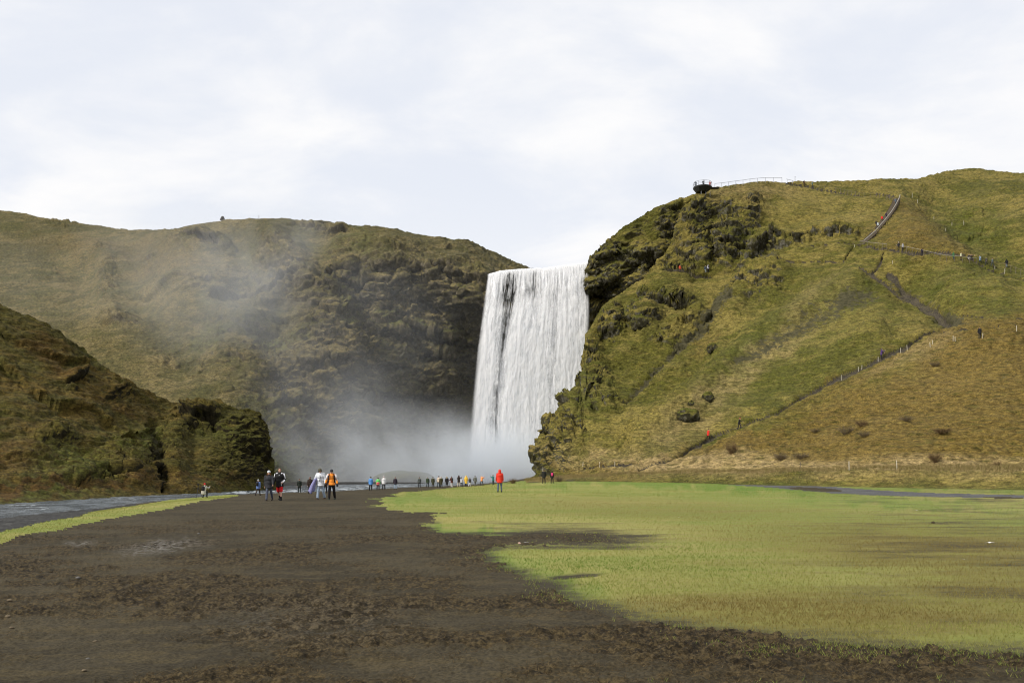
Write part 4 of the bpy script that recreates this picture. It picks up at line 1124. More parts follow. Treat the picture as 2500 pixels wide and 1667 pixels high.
def head_piece(J, kind):
    b = MB(); hM, hc = J['hM'], J['head']; up = J['up']
    def H(x, y, z): return hc + hM @ Vector((x, y, z))
    if kind == 'beanie':
        b.ell(H(0, .014, .058), (.093, .108, .088), 14, 10, hM); b.ell(H(0, .014, .035), (.096, .110, .035), 14, 8, hM)
    elif kind == 'bobble':
        b.ell(H(0, .014, .058), (.093, .108, .09), 14, 10, hM); b.ell(H(0, .02, .165), (.04, .04, .04), 10, 8)
    elif kind == 'cap':
        b.ell(H(0, .012, .052), (.09, .104, .082), 14, 10, hM); b.ell(H(0, -.10, .05), (.07, .075, .014), 12, 6, hM)
    elif kind == 'trapper':
        b.ell(H(0, .016, .062), (.10, .112, .085), 14, 10, hM)
        for s in (-1, 1): b.cap(H(s * .092, .01, .03), H(s * .088, .0, -.08), .03, .022)
        b.ell(H(0, -.095, .062), (.07, .03, .035), 10, 6, hM)
    elif kind == 'hood':
        b.ell(H(0, .035, .02), (.115, .115, .135), 14, 10, hM); b.ell(H(0, .05, -.08), (.12, .10, .09), 12, 8)
        b.cap(H(-.07, .02, -.13), H(.07, .02, -.13), .06, .06)
    elif kind == 'hair':
        b.ell(H(0, .024, .045), (.086, .098, .085), 14, 10, hM)
        for s in (-1, 1): b.ell(H(s * .07, .02, .02), (.02, .05, .05), 8, 6, hM)
    elif kind == 'long_hair':
        b.ell(H(0, .026, .035), (.092, .098, .095), 14, 10, hM)
        b.cap(H(0, .07, -.02), H(0, .085, -.24), .075, .055)
        for s in (-1, 1): b.cap(H(s * .078, .0, -.02), H(s * .098, -.045, -.26), .035, .028)
    return remeshed(b, .013, 2, .7)


def pack_mesh(J):
    b = MB(); up = J['up']; c = J['chest'] + Vector((0, .21, .0))
    M = Matrix.Rotation(math.radians(POSES_LEAN), 3, 'X')
    b.ell(c, (.15, .10, .24), 14, 10); b.box(c, (.25, .14, .38)); b.box(c + Vector((0, .07, -.08)), (.19, .08, .16))
    for s in (-1, 1):
        pts = [J['chest'] + Vector((s * .10, .15, .15)), J['chest'] + Vector((s * .115, .02, .235)), J['chest'] + Vector((s * .115, -.135, .14)), J['chest'] + Vector((s * .13, -.165, -.02)), J['waist'] + Vector((s * .17, -.03, .0)), J['waist'] + Vector((s * .14, .15, 0))]
        for p, q in zip(pts[:-1], pts[1:]): b.cap(p, q, .02, .02, 6)
    return remeshed(b, .016, 2, .6)


POSES_LEAN = 0
_CACHE = {}


def cached(key, fn):
    if key not in _CACHE: _CACHE[key] = fn()
    return _CACHE[key]


def part(root, name, me, mat, **props):
    o = add(name, me, root, **props)
    o.material_slots[0].link = 'OBJECT'; o.material_slots[0].material = mat
    return o


def panel(root, parent_o, name, caps, mat):
    b = MB()
    for p, q, r0, r1 in caps: b.cap(p, q, r0, r1, 10)
    o = b.build(name, mat, parent_o, smooth=True)
    return o


BLK, DK = (.012, .012, .013), (.022, .021, .022)
JEAN, LJEAN = (.055, .075, .115), (.30, .38, .47)
FACE = {}


def person(px, py, hpx, yaw, pose, jk, jc, tk, tc, hk, hc, label, group, pack=None, boots=DK, near=False, lo=1.5, hi=1.92, names=None, gaze=True):
    loc = at(px, py, names)
    H = np.clip(hpx * loc.y / F, lo, hi) if pose != 'crouch' else 1.7
    r = empty('person', loc - Vector((0, 0, .01)), math.radians(yaw), label, 'person', group, H / 1.75)
    J = cached(('J', pose), lambda: skeleton(pose))
    part(r, 'body', cached(('body', pose), lambda: body_mesh(J)), SKIN)
    j = part(r, 'jacket', cached(('jk', pose, jk), lambda: jacket_mesh(J, jk)), cloth('jacket_cloth', jc))
    nm = 'shorts' if tk == 'shorts' else 'trousers'
    part(r, nm, cached(('tr', pose, tk), lambda: trouser_mesh(J, tk)), cloth('trouser_cloth', tc))
    for i in (0, 1): part(r, 'boot', cached(('bt', pose, i), lambda: boot_mesh(J, i)), cloth('boot_leather', boots))
    names_ = {'hair': 'hair', 'long_hair': 'hair', 'beanie': 'hat', 'bobble': 'hat', 'cap': 'cap', 'trapper': 'hat', 'hood': 'hood'}
    part(r, names_[hk], cached(('hd', pose, hk), lambda: head_piece(J, hk)), cloth('head_' + names_[hk], hc))
    if pack: part(r, 'backpack', cached(('pk', pose), lambda: pack_mesh(J)), cloth('pack_cloth', pack))
    if near:
        hM, hd = J['hM'], J['head']
        for s in (-1, 1):
            b = MB(); b.ell(hd + hM @ Vector((s * .032, -.078, .012)), (.014, .010, .009), 8, 6, hM)
            b.build('eye', cloth('eye', (.03, .02, .015)), r, smooth=True)
        b = MB(); b.ell(hd + hM @ Vector((0, -.092, -.062)), (.023, .006, .006), 8, 6, hM)
        b.build('mouth', cloth('lip', (.32, .10, .09)), r, smooth=True)
    return r, J, j


G1 = 'visitors walking on the dirt by the river'
G2 = 'visitors standing on the shore before the waterfall'
G3 = 'hikers on the grassy hillside'
G4 = 'hikers on the ridge, stairs and upper path'
PPL = []
# four walkers coming towards the camera
girl, Jg, jg = person(657, 1222, 75, 4, 'walk', 'parka', (.030, .031, .036), 'slim', (.075, .085, .12), 'beanie', (.62, .66, .70), 'long haired person in dark grey coat and white beanie beside the red shorts', G1, boots=(.03, .025, .025), near=True)
part(girl, 'hair', cached(('hd', 'walk', 'long_hair'), lambda: head_piece(Jg, 'long_hair')), cloth('brown_hair', (.12, .055, .022)))
man, Jm, jm = person(683, 1221, 80, -6, 'stroll', 'parka', (.014, .014, .015), 'shorts', (.50, .012, .016), 'hair', (.07, .038, .018), 'bareheaded person in black and white ski jacket, red shorts and bare legs', G1, boots=BLK, near=True, hi=1.95)
WH = cloth('white_panel', (.72, .72, .76))
for sh, el, wr, d, s in Jm['arms']:
    panel(man, jm, 'shoulder_panel', [(sh + Vector((-s * .05, -.01, .03)), sh + Vector((s * .02, -.005, .0)), .062, .072), (sh + Vector((s * .022, 0, 0)), sh + (el - sh) * .72 + Vector((s * .022, 0, 0)), .074, .062)], WH)
    panel(man, jm, 'sleeve_stripe', [(el + (wr - el) * .35 + Vector((s * .022, -.02, 0)), wr + Vector((s * .010, -.02, 0)), .048, .042)], WH)
panel(man, jm, 'chest_patch', [(Jm['chest'] + Vector((.03, -.150, .10)), Jm['chest'] + Vector((.015, -.155, .06)), .016, .014)], WH)
panel(man, jm, 'hem_stripe', [(Jm['hip'] + Vector((.13, -.125, .10)), Jm['hip'] + Vector((.135, -.14, -.10)), .018, .018)], WH)
wj, Jw, jw = person(783, 1218, 76, -10, 'bow', 'parka', (.62, .65, .70), 'loose', (.32, .40, .50), 'trapper', (.085, .080, .055), 'person in white jacket, pale jeans and camouflage hat carrying a lavender raincoat', G1, boots=(.05, .03, .02), near=True)
panel(wj, jw, 'camera_strap', [(Jw['neck'] + Vector((.06, -.05, -.03)), Jw['chest'] + Vector((.05, -.17, 0)), .016, .016), (Jw['chest'] + Vector((.05, -.17, 0)), Jw['waist'] + Vector((.0, -.19, -.05)), .016, .016)], cloth('strap', (.03, .04, .03)))
oj, Jo, jo = person(810, 1219, 75, 3, 'bow', 'short', (.86, .28, .035), 'loose', (.014, .012, .013), 'beanie', (.035, .037, .04), 'person in orange and black ski jacket and black trousers with head bowed', G1, boots=(.03, .04, .03), near=True, pack=(.03, .016, .014))
BP = cloth('black_panel', (.015, .014, .016))
for sh, el, wr, d, s in Jo['arms']:
    panel(oj, jo, 'sleeve_stripe', [(sh + Vector((s * .03, -.04, .02)), el + Vector((s * .012, -.03, 0)), .058, .050)], cloth('white_stripe', (.75, .70, .70)))
    panel(oj, jo, 'side_panel', [(Jo['chest'] + Vector((s * .155, -.055, .06)), Jo['waist'] + Vector((s * .15, -.04, -.06)), .062, .05)], BP)
    panel(oj, jo, 'glove', [(wr, wr + d * .12, .052, .055)], BP)
for s in (-1, 1): panel(oj, jo, 'pocket_zip', [(Jo['chest'] + Vector((s * .05, -.165, .10)), Jo['chest'] + Vector((s * .052, -.172, -.03)), .008, .008)], BP)
# the raincoat over the white jacket's right arm
b = MB()
armr = Jw['arms'][0]
Mw = Matrix.Translation(wj.location) @ Matrix.Rotation(math.radians(-10), 4, 'Z') @ Matrix.Scale(wj.scale[0], 4)
c0 = Mw @ (armr[1] + (armr[2] - armr[1]) * .3 + Vector((.05, -.03, .02)))
for k, (dx, dy, w, L, lean) in enumerate(((-.02, -.05, .10, .74, -.30), (.05, .03, .09, .66, -.22), (.03, -.08, .07, .80, -.36), (-.05, .02, .07, .70, -.40))):
    p0 = c0 + Vector((dx, dy, .04)); p1 = p0 + Vector((lean * .8, -.02, -L)); pm = (p0 + p1) / 2 + Vector((-.02, -.02, 0))
    b.cap(p0, pm, w * .55, w * .8); b.cap(pm, p1, w * .8, w)
me = remeshed(b, .02, 3, .8); me.materials.clear(); me.materials.append(cloth('lavender_nylon', (.20, .20, .38), .5))
add('raincoat', me, label='lavender raincoat hanging over the arm of the person in white jacket', category='raincoat')

T = [
 # px, py, h, yaw, pose, jacket, colour, trousers, colour, head, colour, label, group, pack
 (794, 1204, 38, 0, 'stand', 'parka', (.05, .035, .03), 'slim', BLK, 'hair', (.03, .02, .015), 'person in dark trousers half hidden between white jacket and orange jacket', G1, None),
 (630, 1209, 35, 165, 'walk', 'parka', (.10, .16, .34), 'slim', (.05, .035, .03), 'cap', (.55, .58, .58), 'person in blue jacket and white cap with black backpack below the dark outcrop', G1, BLK),
 (497, 1214, 30, 172, 'crouch', 'parka', (.40, .38, .33), 'slim', (.03, .03, .022), 'beanie', (.50, .015, .02), 'person in red hat and cream jacket crouching with black pack beside a tripod', G1, BLK),
 (731, 1203, 34, 0, 'stand', 'parka', (.018, .024, .018), 'slim', (.02, .026, .022), 'hair', (.035, .022, .018), 'person in dark green jacket facing forward by the river between two pairs of walkers', G1, None),
 (757, 1205, 33, 10, 'stand', 'parka', (.035, .024, .018), 'slim', BLK, 'long_hair', (.03, .018, .012), 'dark haired person in brown jacket just behind the lavender raincoat', G1, None),
 (905, 1197, 34, 178, 'stand', 'parka', (.10, .26, .56), 'loose', (.014, .015, .016), 'hair', (.014, .012, .011), 'person in blue jacket seen from behind, left of the green and pink jacket', G2, None),
 (923, 1196, 31, 180, 'stand', 'parka', (.16, .60, .16), 'loose', (.02, .018, .018), 'hair', (.016, .014, .012), 'person in green jacket with pink lower half seen from behind', G2, None),
 (937, 1195, 33, 176, 'stand', 'parka', (.66, .66, .66), 'loose', (.02, .018, .018), 'bobble', (.72, .68, .72), 'person in white jacket and white hat beside the green and pink jacket', G2, None),
 (965, 1194, 30, 178, 'stand', 'parka', (.030, .024, .034), 'slim', LJEAN, 'hair', (.22, .13, .10), 'person in dark purple jacket and light blue jeans standing alone at the water', G2, None),
 (1024, 1190, 22, 182, 'stand', 'short', (.075, .085, .078), 'slim', (.018, .018, .02), 'hair', (.03, .03, .03), 'person in grey jacket before the low misty rock, first of the shore crowd', G2, None),
 (1044, 1189.5, 26, 178, 'stand', 'parka', (.042, .062, .034), 'slim', (.012, .014, .012), 'bobble', (.42, .42, .45), 'person in bulky green parka and striped pale hat on the shore', G2, None),
 (1057, 1189.5, 25, 183, 'stand', 'long', (.060, .062, .034), 'slim', (.06, .04, .035), 'hair', (.04, .035, .03), 'person in olive parka with pale hood rim beside the green parka', G2, None),
 (1071, 1189.5, 28, 170, 'stand', 'short', (.55, .46, .36), 'slim', (.012, .012, .013), 'beanie', (.018, .016, .016), 'person in cream and tan jacket and black beanie on the shore', G2, None),
 (1077, 1190, 25, 186, 'stand', 'long', (.055, .050, .022), 'slim', (.014, .012, .010), 'hood', (.62, .55, .50), 'person in long olive coat with pale furry hood overlapping the cream jacket', G2, None),
 (1091, 1189.5, 27, 182, 'stand', 'long', (.020, .018, .018), 'slim', (.05, .045, .04), 'long_hair', (.42, .33, .19), 'blond haired person in long black coat on the shore', G2, None),
 (1103, 1189.5, 26, 215, 'reach', 'parka', (.10, .028, .018), 'loose', (.60, .57, .53), 'hair', (.03, .03, .022), 'person in rust and purple jacket and white trousers reaching out with a camera', G2, (.03, .035, .032)),
 (1120, 1188, 28, 160, 'reach', 'parka', (.026, .018, .013), 'loose', (.42, .36, .27), 'hood', (.045, .014, .011), 'person in dark brown hooded jacket and beige trousers with arm held out', G2, None),
 (1127, 1187.5, 21, 180, 'stand', 'short', (.55, .55, .56), 'slim', BLK, 'hair', (.12, .03, .02), 'small person in white and grey top and black leggings beside brown hooded jacket', G2, None),
 (1138, 1187.5, 27, 180, 'stand', 'long', (.82, .52, .06), 'loose', BLK, 'hood', (.84, .56, .10), 'person in yellow hooded raincoat and black trousers on the shore', G2, None),
 (1147, 1188, 20, 165, 'walk', 'short', (.045, .045, .05), 'slim', (.66, .66, .70), 'hair', (.02, .02, .02), 'child in dark top and white trousers right of the yellow raincoat', G2, None),
 (1160, 1186.5, 22, 190, 'walk', 'parka', (.13, .135, .12), 'slim', (.13, .13, .125), 'hair', (.02, .02, .02), 'person in grey green jacket and grey trousers on the shore', G2, None),
 (1176, 1185.5, 22, 150, 'wide', 'short', (.86, .33, .12), 'slim', (.03, .035, .03), 'cap', (.7, .62, .58), 'person in orange jacket and white cap with legs apart, taking a picture', G2, None),
 (1204, 1183.5, 20, 225, 'photo', 'parka', (.045, .19, .19), 'slim', (.03, .045, .04), 'hair', (.05, .06, .07), 'person in teal jacket seen sideways left of the red hooded jacket', G2, None),
 (1220, 1201, 55, 184, 'stand', 'parka', (.66, .040, .022), 'slim', (.085, .115, .165), 'hood', (.70, .046, .026), 'person in red hooded jacket and jeans standing alone on the lawn', 'visitors on the lawn edge', None),
 (1328, 1180, 35, 180, 'stand', 'parka', (.020, .020, .018), 'slim', (.020, .019, .018), 'hair', (.016, .014, .012), 'person in all black clothes at the foot of the spur', 'visitors on the lawn edge', None),
 (1348, 1180, 30, 178, 'stand', 'short', (.028, .026, .026), 'slim', (.025, .024, .022), 'long_hair', (.016, .014, .012), 'person in black and pink jacket beside the black clad one at the spur', 'visitors on the lawn edge', (.62, .05, .17)),
 (1729, 1075, 29, 110, 'walk', 'parka', (.56, .030, .018), 'slim', (.018, .016, .016), 'hair', (.03, .02, .015), 'person in red jacket and black trousers lowest on the hillside footpath', G3, None),
 (1804, 1047, 28, 70, 'climb', 'short', (.018, .017, .018), 'slim', (.02, .02, .022), 'beanie', (.36, .03, .03), 'person in black with red hat just above the red jacket on the footpath', G3, None),
 (2152, 877, 25, 60, 'reach', 'parka', (.090, .050, .17), 'slim', (.018, .018, .022), 'hood', (.085, .045, .16), 'person in purple hooded jacket beside white posts on the footpath', G3, None),
 (2392, 826, 28, 180, 'stand', 'parka', (.016, .016, .018), 'slim', (.02, .02, .02), 'hair', (.014, .013, .012), 'person in black standing on the grass shoulder beside a white post', G3, None),
 (1660, 664, 17, 10, 'stand', 'parka', (.60, .09, .04), 'slim', (.09, .05, .045), 'hair', (.12, .04, .03), 'person in orange red jacket on the ledge under the rock face', 'visitors on the ledge under the rock face', None),
 (1722, 666, 18, -20, 'stand', 'short', (.045, .06, .075), 'slim', (.28, .33, .38), 'hair', (.16, .12, .10), 'person in dark top and pale trousers, left of the pair on the ledge', 'visitors on the ledge under the rock face', None),
 (1729, 665, 19, 200, 'stand', 'short', (.50, .50, .56), 'slim', (.02, .02, .022), 'cap', (.45, .45, .55), 'person in white top and dark trousers, right of the pair on the ledge', 'visitors on the ledge under the rock face', (.05, .05, .06)),
 (1963, 455, 15, 90, 'stand', 'parka', (.09, .045, .028), 'slim', (.06, .035, .025), 'hair', (.03, .02, .02), 'person in brown on the skyline path, left of two', G4, BLK),
 (1983, 457, 14, 250, 'stand', 'parka', (.13, .22, .21), 'slim', (.03, .04, .055), 'hair', (.03, .03, .03), 'person in pale teal on the skyline path, right of two', G4, None),
 (2187, 500, 17, 200, 'climb', 'parka', (.10, .12, .15), 'slim', (.05, .06, .075), 'hair', (.06, .06, .06), 'person in blue grey near the top of the stairs', G4, (.08, .09, .11)),
 (2164, 533, 15, 190, 'climb', 'parka', (.035, .025, .040), 'slim', (.02, .02, .02), 'hair', (.03, .02, .025), 'person in dark plum climbing above the red jacket on the stairs', G4, None),
 (2154, 541, 15, 195, 'climb', 'parka', (.62, .028, .022), 'slim', (.015, .022, .016), 'hair', (.05, .02, .02), 'person in bright red jacket on the middle of the stairs', G4, None),
 (2140, 554, 16, 195, 'climb', 'parka', (.020, .020, .022), 'slim', (.018, .018, .018), 'hair', (.02, .018, .018), 'person in black climbing just below the red jacket on the stairs', G4, None),
 (2144, 557, 15, 195, 'climb', 'parka', (.42, .46, .48), 'slim', (.02, .035, .03), 'hair', (.06, .04, .03), 'person in pale grey jacket lowest of the climbers on the stairs', G4, None),
 (2194, 610, 19, -30, 'stand', 'short', (.022, .022, .024), 'slim', (.02, .02, .022), 'cap', (.75, .72, .70), 'person in black top and white hat on the upper path', G4, None),
 (2204, 612, 19, 30, 'stand', 'parka', (.42, .43, .44), 'slim', (.02, .02, .026), 'hair', (.03, .028, .026), 'person in pale grey jacket beside the white hat on the upper path', G4, None),
 (2251, 624, 18, 180, 'stand', 'parka', (.026, .022, .030), 'slim', (.024, .022, .026), 'hair', (.03, .02, .018), 'person in dark clothes alone on the middle of the upper path', G4, None),
 (2328, 636, 21, 200, 'walk', 'parka', (.055, .14, .055), 'slim', (.03, .05, .075), 'hood', (.06, .15, .055), 'person in green hooded jacket on the upper path', G4, None),
 (2346, 635, 19, 40, 'stand', 'short', (.66, .66, .42), 'slim', (.07, .04, .025), 'hair', (.03, .02, .02), 'person in pale yellow top on the upper path', G4, None),
 (2363, 636, 13, 30, 'crouch', 'short', (.035, .032, .034), 'slim', (.42, .40, .38), 'hair', (.06, .04, .035), 'person in black top crouching, left of the two crouched on the upper path', G4, None),
 (2369, 636, 13, 60, 'crouch', 'short', (.020, .019, .020), 'slim', (.03, .028, .028), 'hair', (.02, .018, .016), 'person all in black crouching, right of the two crouched on the upper path', G4, None),
 (2393, 645, 22, -70, 'walk', 'parka', (.16, .22, .29), 'slim', (.02, .024, .032), 'hair', (.13, .14, .16), 'person in pale blue jacket walking on the upper path right of the crouched pair', G4, None),
 (2408, 648, 20, -60, 'walk', 'parka', (.060, .060, .052), 'slim', (.03, .032, .03), 'cap', (.24, .22, .20), 'person in olive jacket and pale cap behind the pale blue jacket on the upper path', G4, BLK),
 (2423, 650, 20, -75, 'walk', 'parka', (.085, .105, .105), 'slim', (.05, .062, .065), 'hair', (.05, .05, .05), 'person in grey teal clothes on the upper path left of the last black one', G4, None),
 (2458, 654, 22, 180, 'walk', 'parka', (.014, .015, .018), 'slim', (.11, .14, .17), 'hood', (.014, .014, .017), 'person in black hooded jacket, last one at the end of the upper path', G4, None),
]
for (x, y, hp_, yaw, pose, jk, jc, tk, tc, hk, hc_, lab, grp, pk) in T:
    nm = DRY if y > 1176 else HILLS
    r, J, jo_ = person(x, y, hp_, yaw, pose, jk, jc, tk, tc, hk, hc_, lab, grp, pack=pk, names=nm, lo=1.25 if ('child' in lab or 'small' in lab) else 1.5, near=(x in (731, 757)))
    if 'pink lower half' in lab:
        b = MB()
        for k in range(4): b.ell(J['hip'] + Vector((0, .004, .14 - .30 * k / 3)), (.235, .20, .07), 16, 8)
        me = remeshed(b, .02, 2, .8); me.materials.clear(); me.materials.append(cloth('pink_hem', (.72, .06, .14)))
        add('jacket_hem', me, jo_)
# ------------------------------------------------------------------ viewing platform on the cliff edge
STEEL = plain('galvanised_steel', (.30, .31, .33), .5, .5, .6, .15)
DARKST = plain('dark_grating', (.035, .036, .032), .7, .3, .2, .2)
WOODP = plain('pale_post_wood', (.50, .46, .38), .8, .15, 0, .2)
BROWNW = plain('weathered_wood', (.15, .125, .095), .85, .1, 0, .3)
RAILP = plain('pale_rail', (.34, .32, .28), .7, .2, 0, .2)
PD = 250.0
pc = Vector(ray(1715, 458, PD)); plat = empty('viewing_platform', pc, 0, 'dark viewing platform with open railing jutting out from the cliff top', 'platform')
mb = MB()
N = 10
ring = [Vector((2.4 * math.cos(2 * math.pi * k / N + .3), 3.0 * math.sin(2 * math.pi * k / N + .3), -.3 * math.cos(2 * math.pi * k / N + .3) * 0)) for k in range(N)]
# the deck tilts with its slab: thin rim, ribbed underside
mb.v = [tuple(r + Vector((0, 0, 0))) for r in ring] + [tuple(Vector((r.x * .98, r.y * .98, -.28))) for r in ring] + [tuple(Vector((r.x * .55 - .3, r.y * .6, -1.25))) for r in ring]
mb.f = [tuple(range(N)), tuple(range(3 * N - 1, 2 * N - 1, -1))] + [(k, k + N, (k + 1) % N + N, (k + 1) % N) for k in range(N)] + [(k + N, k + 2 * N, (k + 1) % N + 2 * N, (k + 1) % N + N) for k in range(N)]
mb.build('deck', DARKST, plat)
for k in range(N):
    mb = MB(); mb.box(ring[k] * .97 + Vector((0, 0, .57)), (.07, .07, 1.14)); mb.build('railing_post', STEEL, plat)
mb = MB()
for k in range(N):
    for z, r in ((1.12, .035), (.75, .02), (.4, .02)):
        mb.tube(ring[k] * .97 + Vector((0, 0, z)), ring[(k + 1) % N] * .97 + Vector((0, 0, z)), r)
mb.build('railing', STEEL, plat)
mb = MB(); mb.box((2.9, 0.2, -.1), (2.6, 1.5, .14)); mb.build('gangway', DARKST, plat)
for x in (-.6, .7, 1.9):
    mb = MB(); mb.tube((x, -1.2 + .5 * x, -.9), (x, -.9 + .5 * x, -3.4 + .5 * x), .08); mb.build('support_post', STEEL, plat)

for (x, y, hp_, yaw, pose, jc, tc, hc_, lab) in ((1699, 457.4, 15, 200, 'photo', (.10, .12, .14), (.07, .08, .09), (.05, .06, .08), 'person in blue grey leaning on the outer rail of the viewing platform'),
                                      (1717, 457.6, 16, 180, 'reach', (.10, .11, .12), (.05, .055, .06), (.06, .06, .06), 'person in grey standing tallest in the middle of the viewing platform'),
                                      (1733, 457.8, 15, 150, 'reach', (.45, .07, .045), (.06, .03, .03), (.2, .08, .06), 'person in red jacket at the landward end of the viewing platform')):
    r, J, j = person(x, y + 500, hp_, yaw, pose, 'parka', jc, 'slim', tc, 'hair', hc_, lab, 'visitors on the viewing platform')
    r.location = ray(x, 458, PD + {1699: .3, 1717: -.6, 1733: .3}[x]); r.location.z = pc.z; r.scale = (1, 1, 1)

# handrail from the platform along the skyline
hr = empty('handrail', ray(1745, 456, 254), 0, 'thin metal handrail running along the skyline from the viewing platform', 'handrail')
L0 = hr.location.copy()
rx = [1745, 1762, 1779, 1796.5, 1814, 1831, 1849, 1868.6, 1888, 1909]
ry = [448.5, 446.8, 444.6, 442, 440, 437.4, 435.4, 434, 434, 434]
rb = [458, 457, 455, 453, 450, 448, 445, 443.5, 443.5, 444.5]
tops = [Vector(ray(x, y, 254 + i * 1.2)) - L0 for i, (x, y) in enumerate(zip(rx, ry))]
bots = [Vector(ray(x, y + 2.5, 254 + i * 1.2)) - L0 for i, (x, y) in enumerate(zip(rx, rb))]
for a_, b_ in zip(tops, bots):
    mb = MB(); mb.tube(b_, a_, .045); mb.build('post', STEEL, hr)
mb = MB()
for a_, b_ in zip(tops[:-1], tops[1:]): mb.tube(a_, b_, .045)
mb.build('rail', STEEL, hr)
hr2 = empty('handrail', ray(1920, 448, 266), 0, 'short sloping end piece of handrail left of the skyline pole', 'handrail')
L0 = hr2.location.copy()
mb = MB(); mb.tube(Vector(ray(1920, 437.5, 266)) - L0, Vector(ray(1937, 441.5, 268)) - L0, .045); mb.build('rail', STEEL, hr2)
for x, y in ((1922, 438), (1935, 441)):
    mb = MB(); mb.tube(Vector(ray(x, y, 266.5)) - L0, Vector(ray(x, 449, 266.5)) - L0, .04); mb.build('post', STEEL, hr2)


def pole(x, y0, y1, d, r, mat, label, cat='pole', group=None, name='pole'):
    p = Vector(ray(x, y0, d)); mb = MB(); h = (y0 - y1) / F * d
    mb.tube((0, 0, -.4), (0, 0, h), r, r * .8); mb.box((0, 0, h), (r * 2.6, r * 2.6, r))
    o = mb.build(name, mat); o.location = p; o['label'] = label; o['category'] = cat
    if group: o['group'] = group
    return o


pole(1941, 447, 432, 269, .07, STEEL, 'thin upright pole on the skyline left of two hikers')
pole(632, 538, 526, 300, .07, BROWNW, 'thin lone pole on the skyline of the left hill')
mb = MB()
for k in range(16):
    a_ = random.random() * 6.28; z = k * .085
    mb.ell((.5 * (1 - z / 1.7) * math.cos(a_), .5 * (1 - z / 1.7) * math.sin(a_), z), (.42, .36, .2), 8, 6)
o = mb.build('cairn', plain('cairn_stone', (.10, .09, .075), .9, .1, 0, .4, 2)); o.location = ray(543, 539, 311); o['label'] = 'small stone cairn on the skyline of the left hill'; o['category'] = 'cairn'

# ------------------------------------------------------------------ stairs up the hill
st_pts = [(2101, 601), (2128, 578), (2150, 552), (2166, 532), (2178, 513), (2186, 498), (2189, 488)]
stp = [at(x, y, ('hillside', 'footpath')) for x, y in st_pts]
st_root = empty('staircase', stp[0], 0, 'long steep staircase with pale handrail climbing to the ridge', 'stairs')
L0 = st_root.location.copy()
seg = np.array([p[:] for p in stp]); cum = np.r_[0, np.cumsum(np.linalg.norm(np.diff(seg, axis=0), axis=1))]


def on(t): return Vector([np.interp(t, cum, seg[:, k]) for k in range(3)])


def across(t):
    d_ = on(min(t + .6, cum[-1])) - on(max(t - .6, 0)); d_.z = 0
    return d_.normalized().cross(Vector((0, 0, 1))) * 1.0


nst = int(cum[-1] / .42)
trm = None
for k in range(min(nst, 110)):
    t_ = cum[-1] * (k + .5) / nst
    mb = MB(); c_ = on(t_); ac = across(t_); fw = Vector((0, 0, 1)).cross(ac)
    M = Matrix((ac, fw, (0, 0, 1))).transposed()
    if trm is None:
        mb.box((0, 0, 0), (1.5, .36, .07)); trm = mb.mesh('tread', BROWNW, False)
    o = add('tread', trm, st_root); o.location = c_ - L0 + Vector((0, 0, .30)); o.rotation_euler = M.to_euler()
for s in (-1, 1):
    mb = MB()
    for t0, t1 in zip(cum[:-1], cum[1:]):
        p0, p1 = on(t0) + across(t0 + .01) * .78 * s - L0, on(t1) + across(t1 - .01) * .78 * s - L0
        o0 = len(mb.v); w_ = across(t0 + .01) * .04
        for p in (p0, p1):
            for dz in (-.5, .42):
                for q in (-1, 1): mb.v.append(tuple(p + w_ * q + Vector((0, 0, dz))))
        mb.f += [tuple(o0 + i for i in f) for f in ((0, 1, 3, 2), (4, 6, 7, 5), (0, 4, 5, 1), (2, 3, 7, 6), (0, 2, 6, 4), (1, 5, 7, 3))]
    mb.build('stringer', plain('stair_timber', (.060, .045, .028), .9, .1, 0, .3), st_root)
hrp = []
for k in range(25):
    t_ = cum[-1] * k / 24; p = on(t_) + across(min(max(t_, .3), cum[-1] - .3)) * .82 - L0
    hrp.append(p); mb = MB(); mb.box(p + Vector((0, 0, .55)), (.07, .07, 1.3)); mb.build('handrail_post', BROWNW, st_root)
mb = MB()
for k in range(24): mb.tube(hrp[k] + Vector((0, 0, 1.2)), hrp[k + 1] + Vector((0, 0, 1.2)), .075)
mb.build('handrail', RAILP, st_root)


# ------------------------------------------------------------------ rope fences and posts
def fence(pts, n, h, name, label, mat_p, mat_r, pr=.05, rr=.03, ends=True):
    W_ = [at(x, y, ('hillside', 'footpath')) for x, y in pts]
    r = empty(name, W_[0], 0, label, 'fence'); L0 = r.location.copy()
    A_ = np.array([p[:] for p in W_]); cu = np.r_[0, np.cumsum(np.linalg.norm(np.diff(A_, axis=0), axis=1))]
    tp = []
    for k in range(n):
        t_ = cu[-1] * k / (n - 1); p = Vector([np.interp(t_, cu, A_[:, j]) for j in range(3)]) - L0
        mb = MB(); mb.tube(p + Vector((0, 0, -.6)), p + Vector((0, 0, h)), pr, pr * .8, 6); mb.build('post', mat_p, r); tp.append(p + Vector((0, 0, h * .92)))
    mb = MB()
    for a_, b_ in zip(tp[:-1], tp[1:]):
        m_ = (a_ + b_) / 2 - Vector((0, 0, .05)); mb.tube(a_, m_, rr, rr, 5); mb.tube(m_, b_, rr, rr, 5)
    mb.build('rope', mat_r, r)
    return r


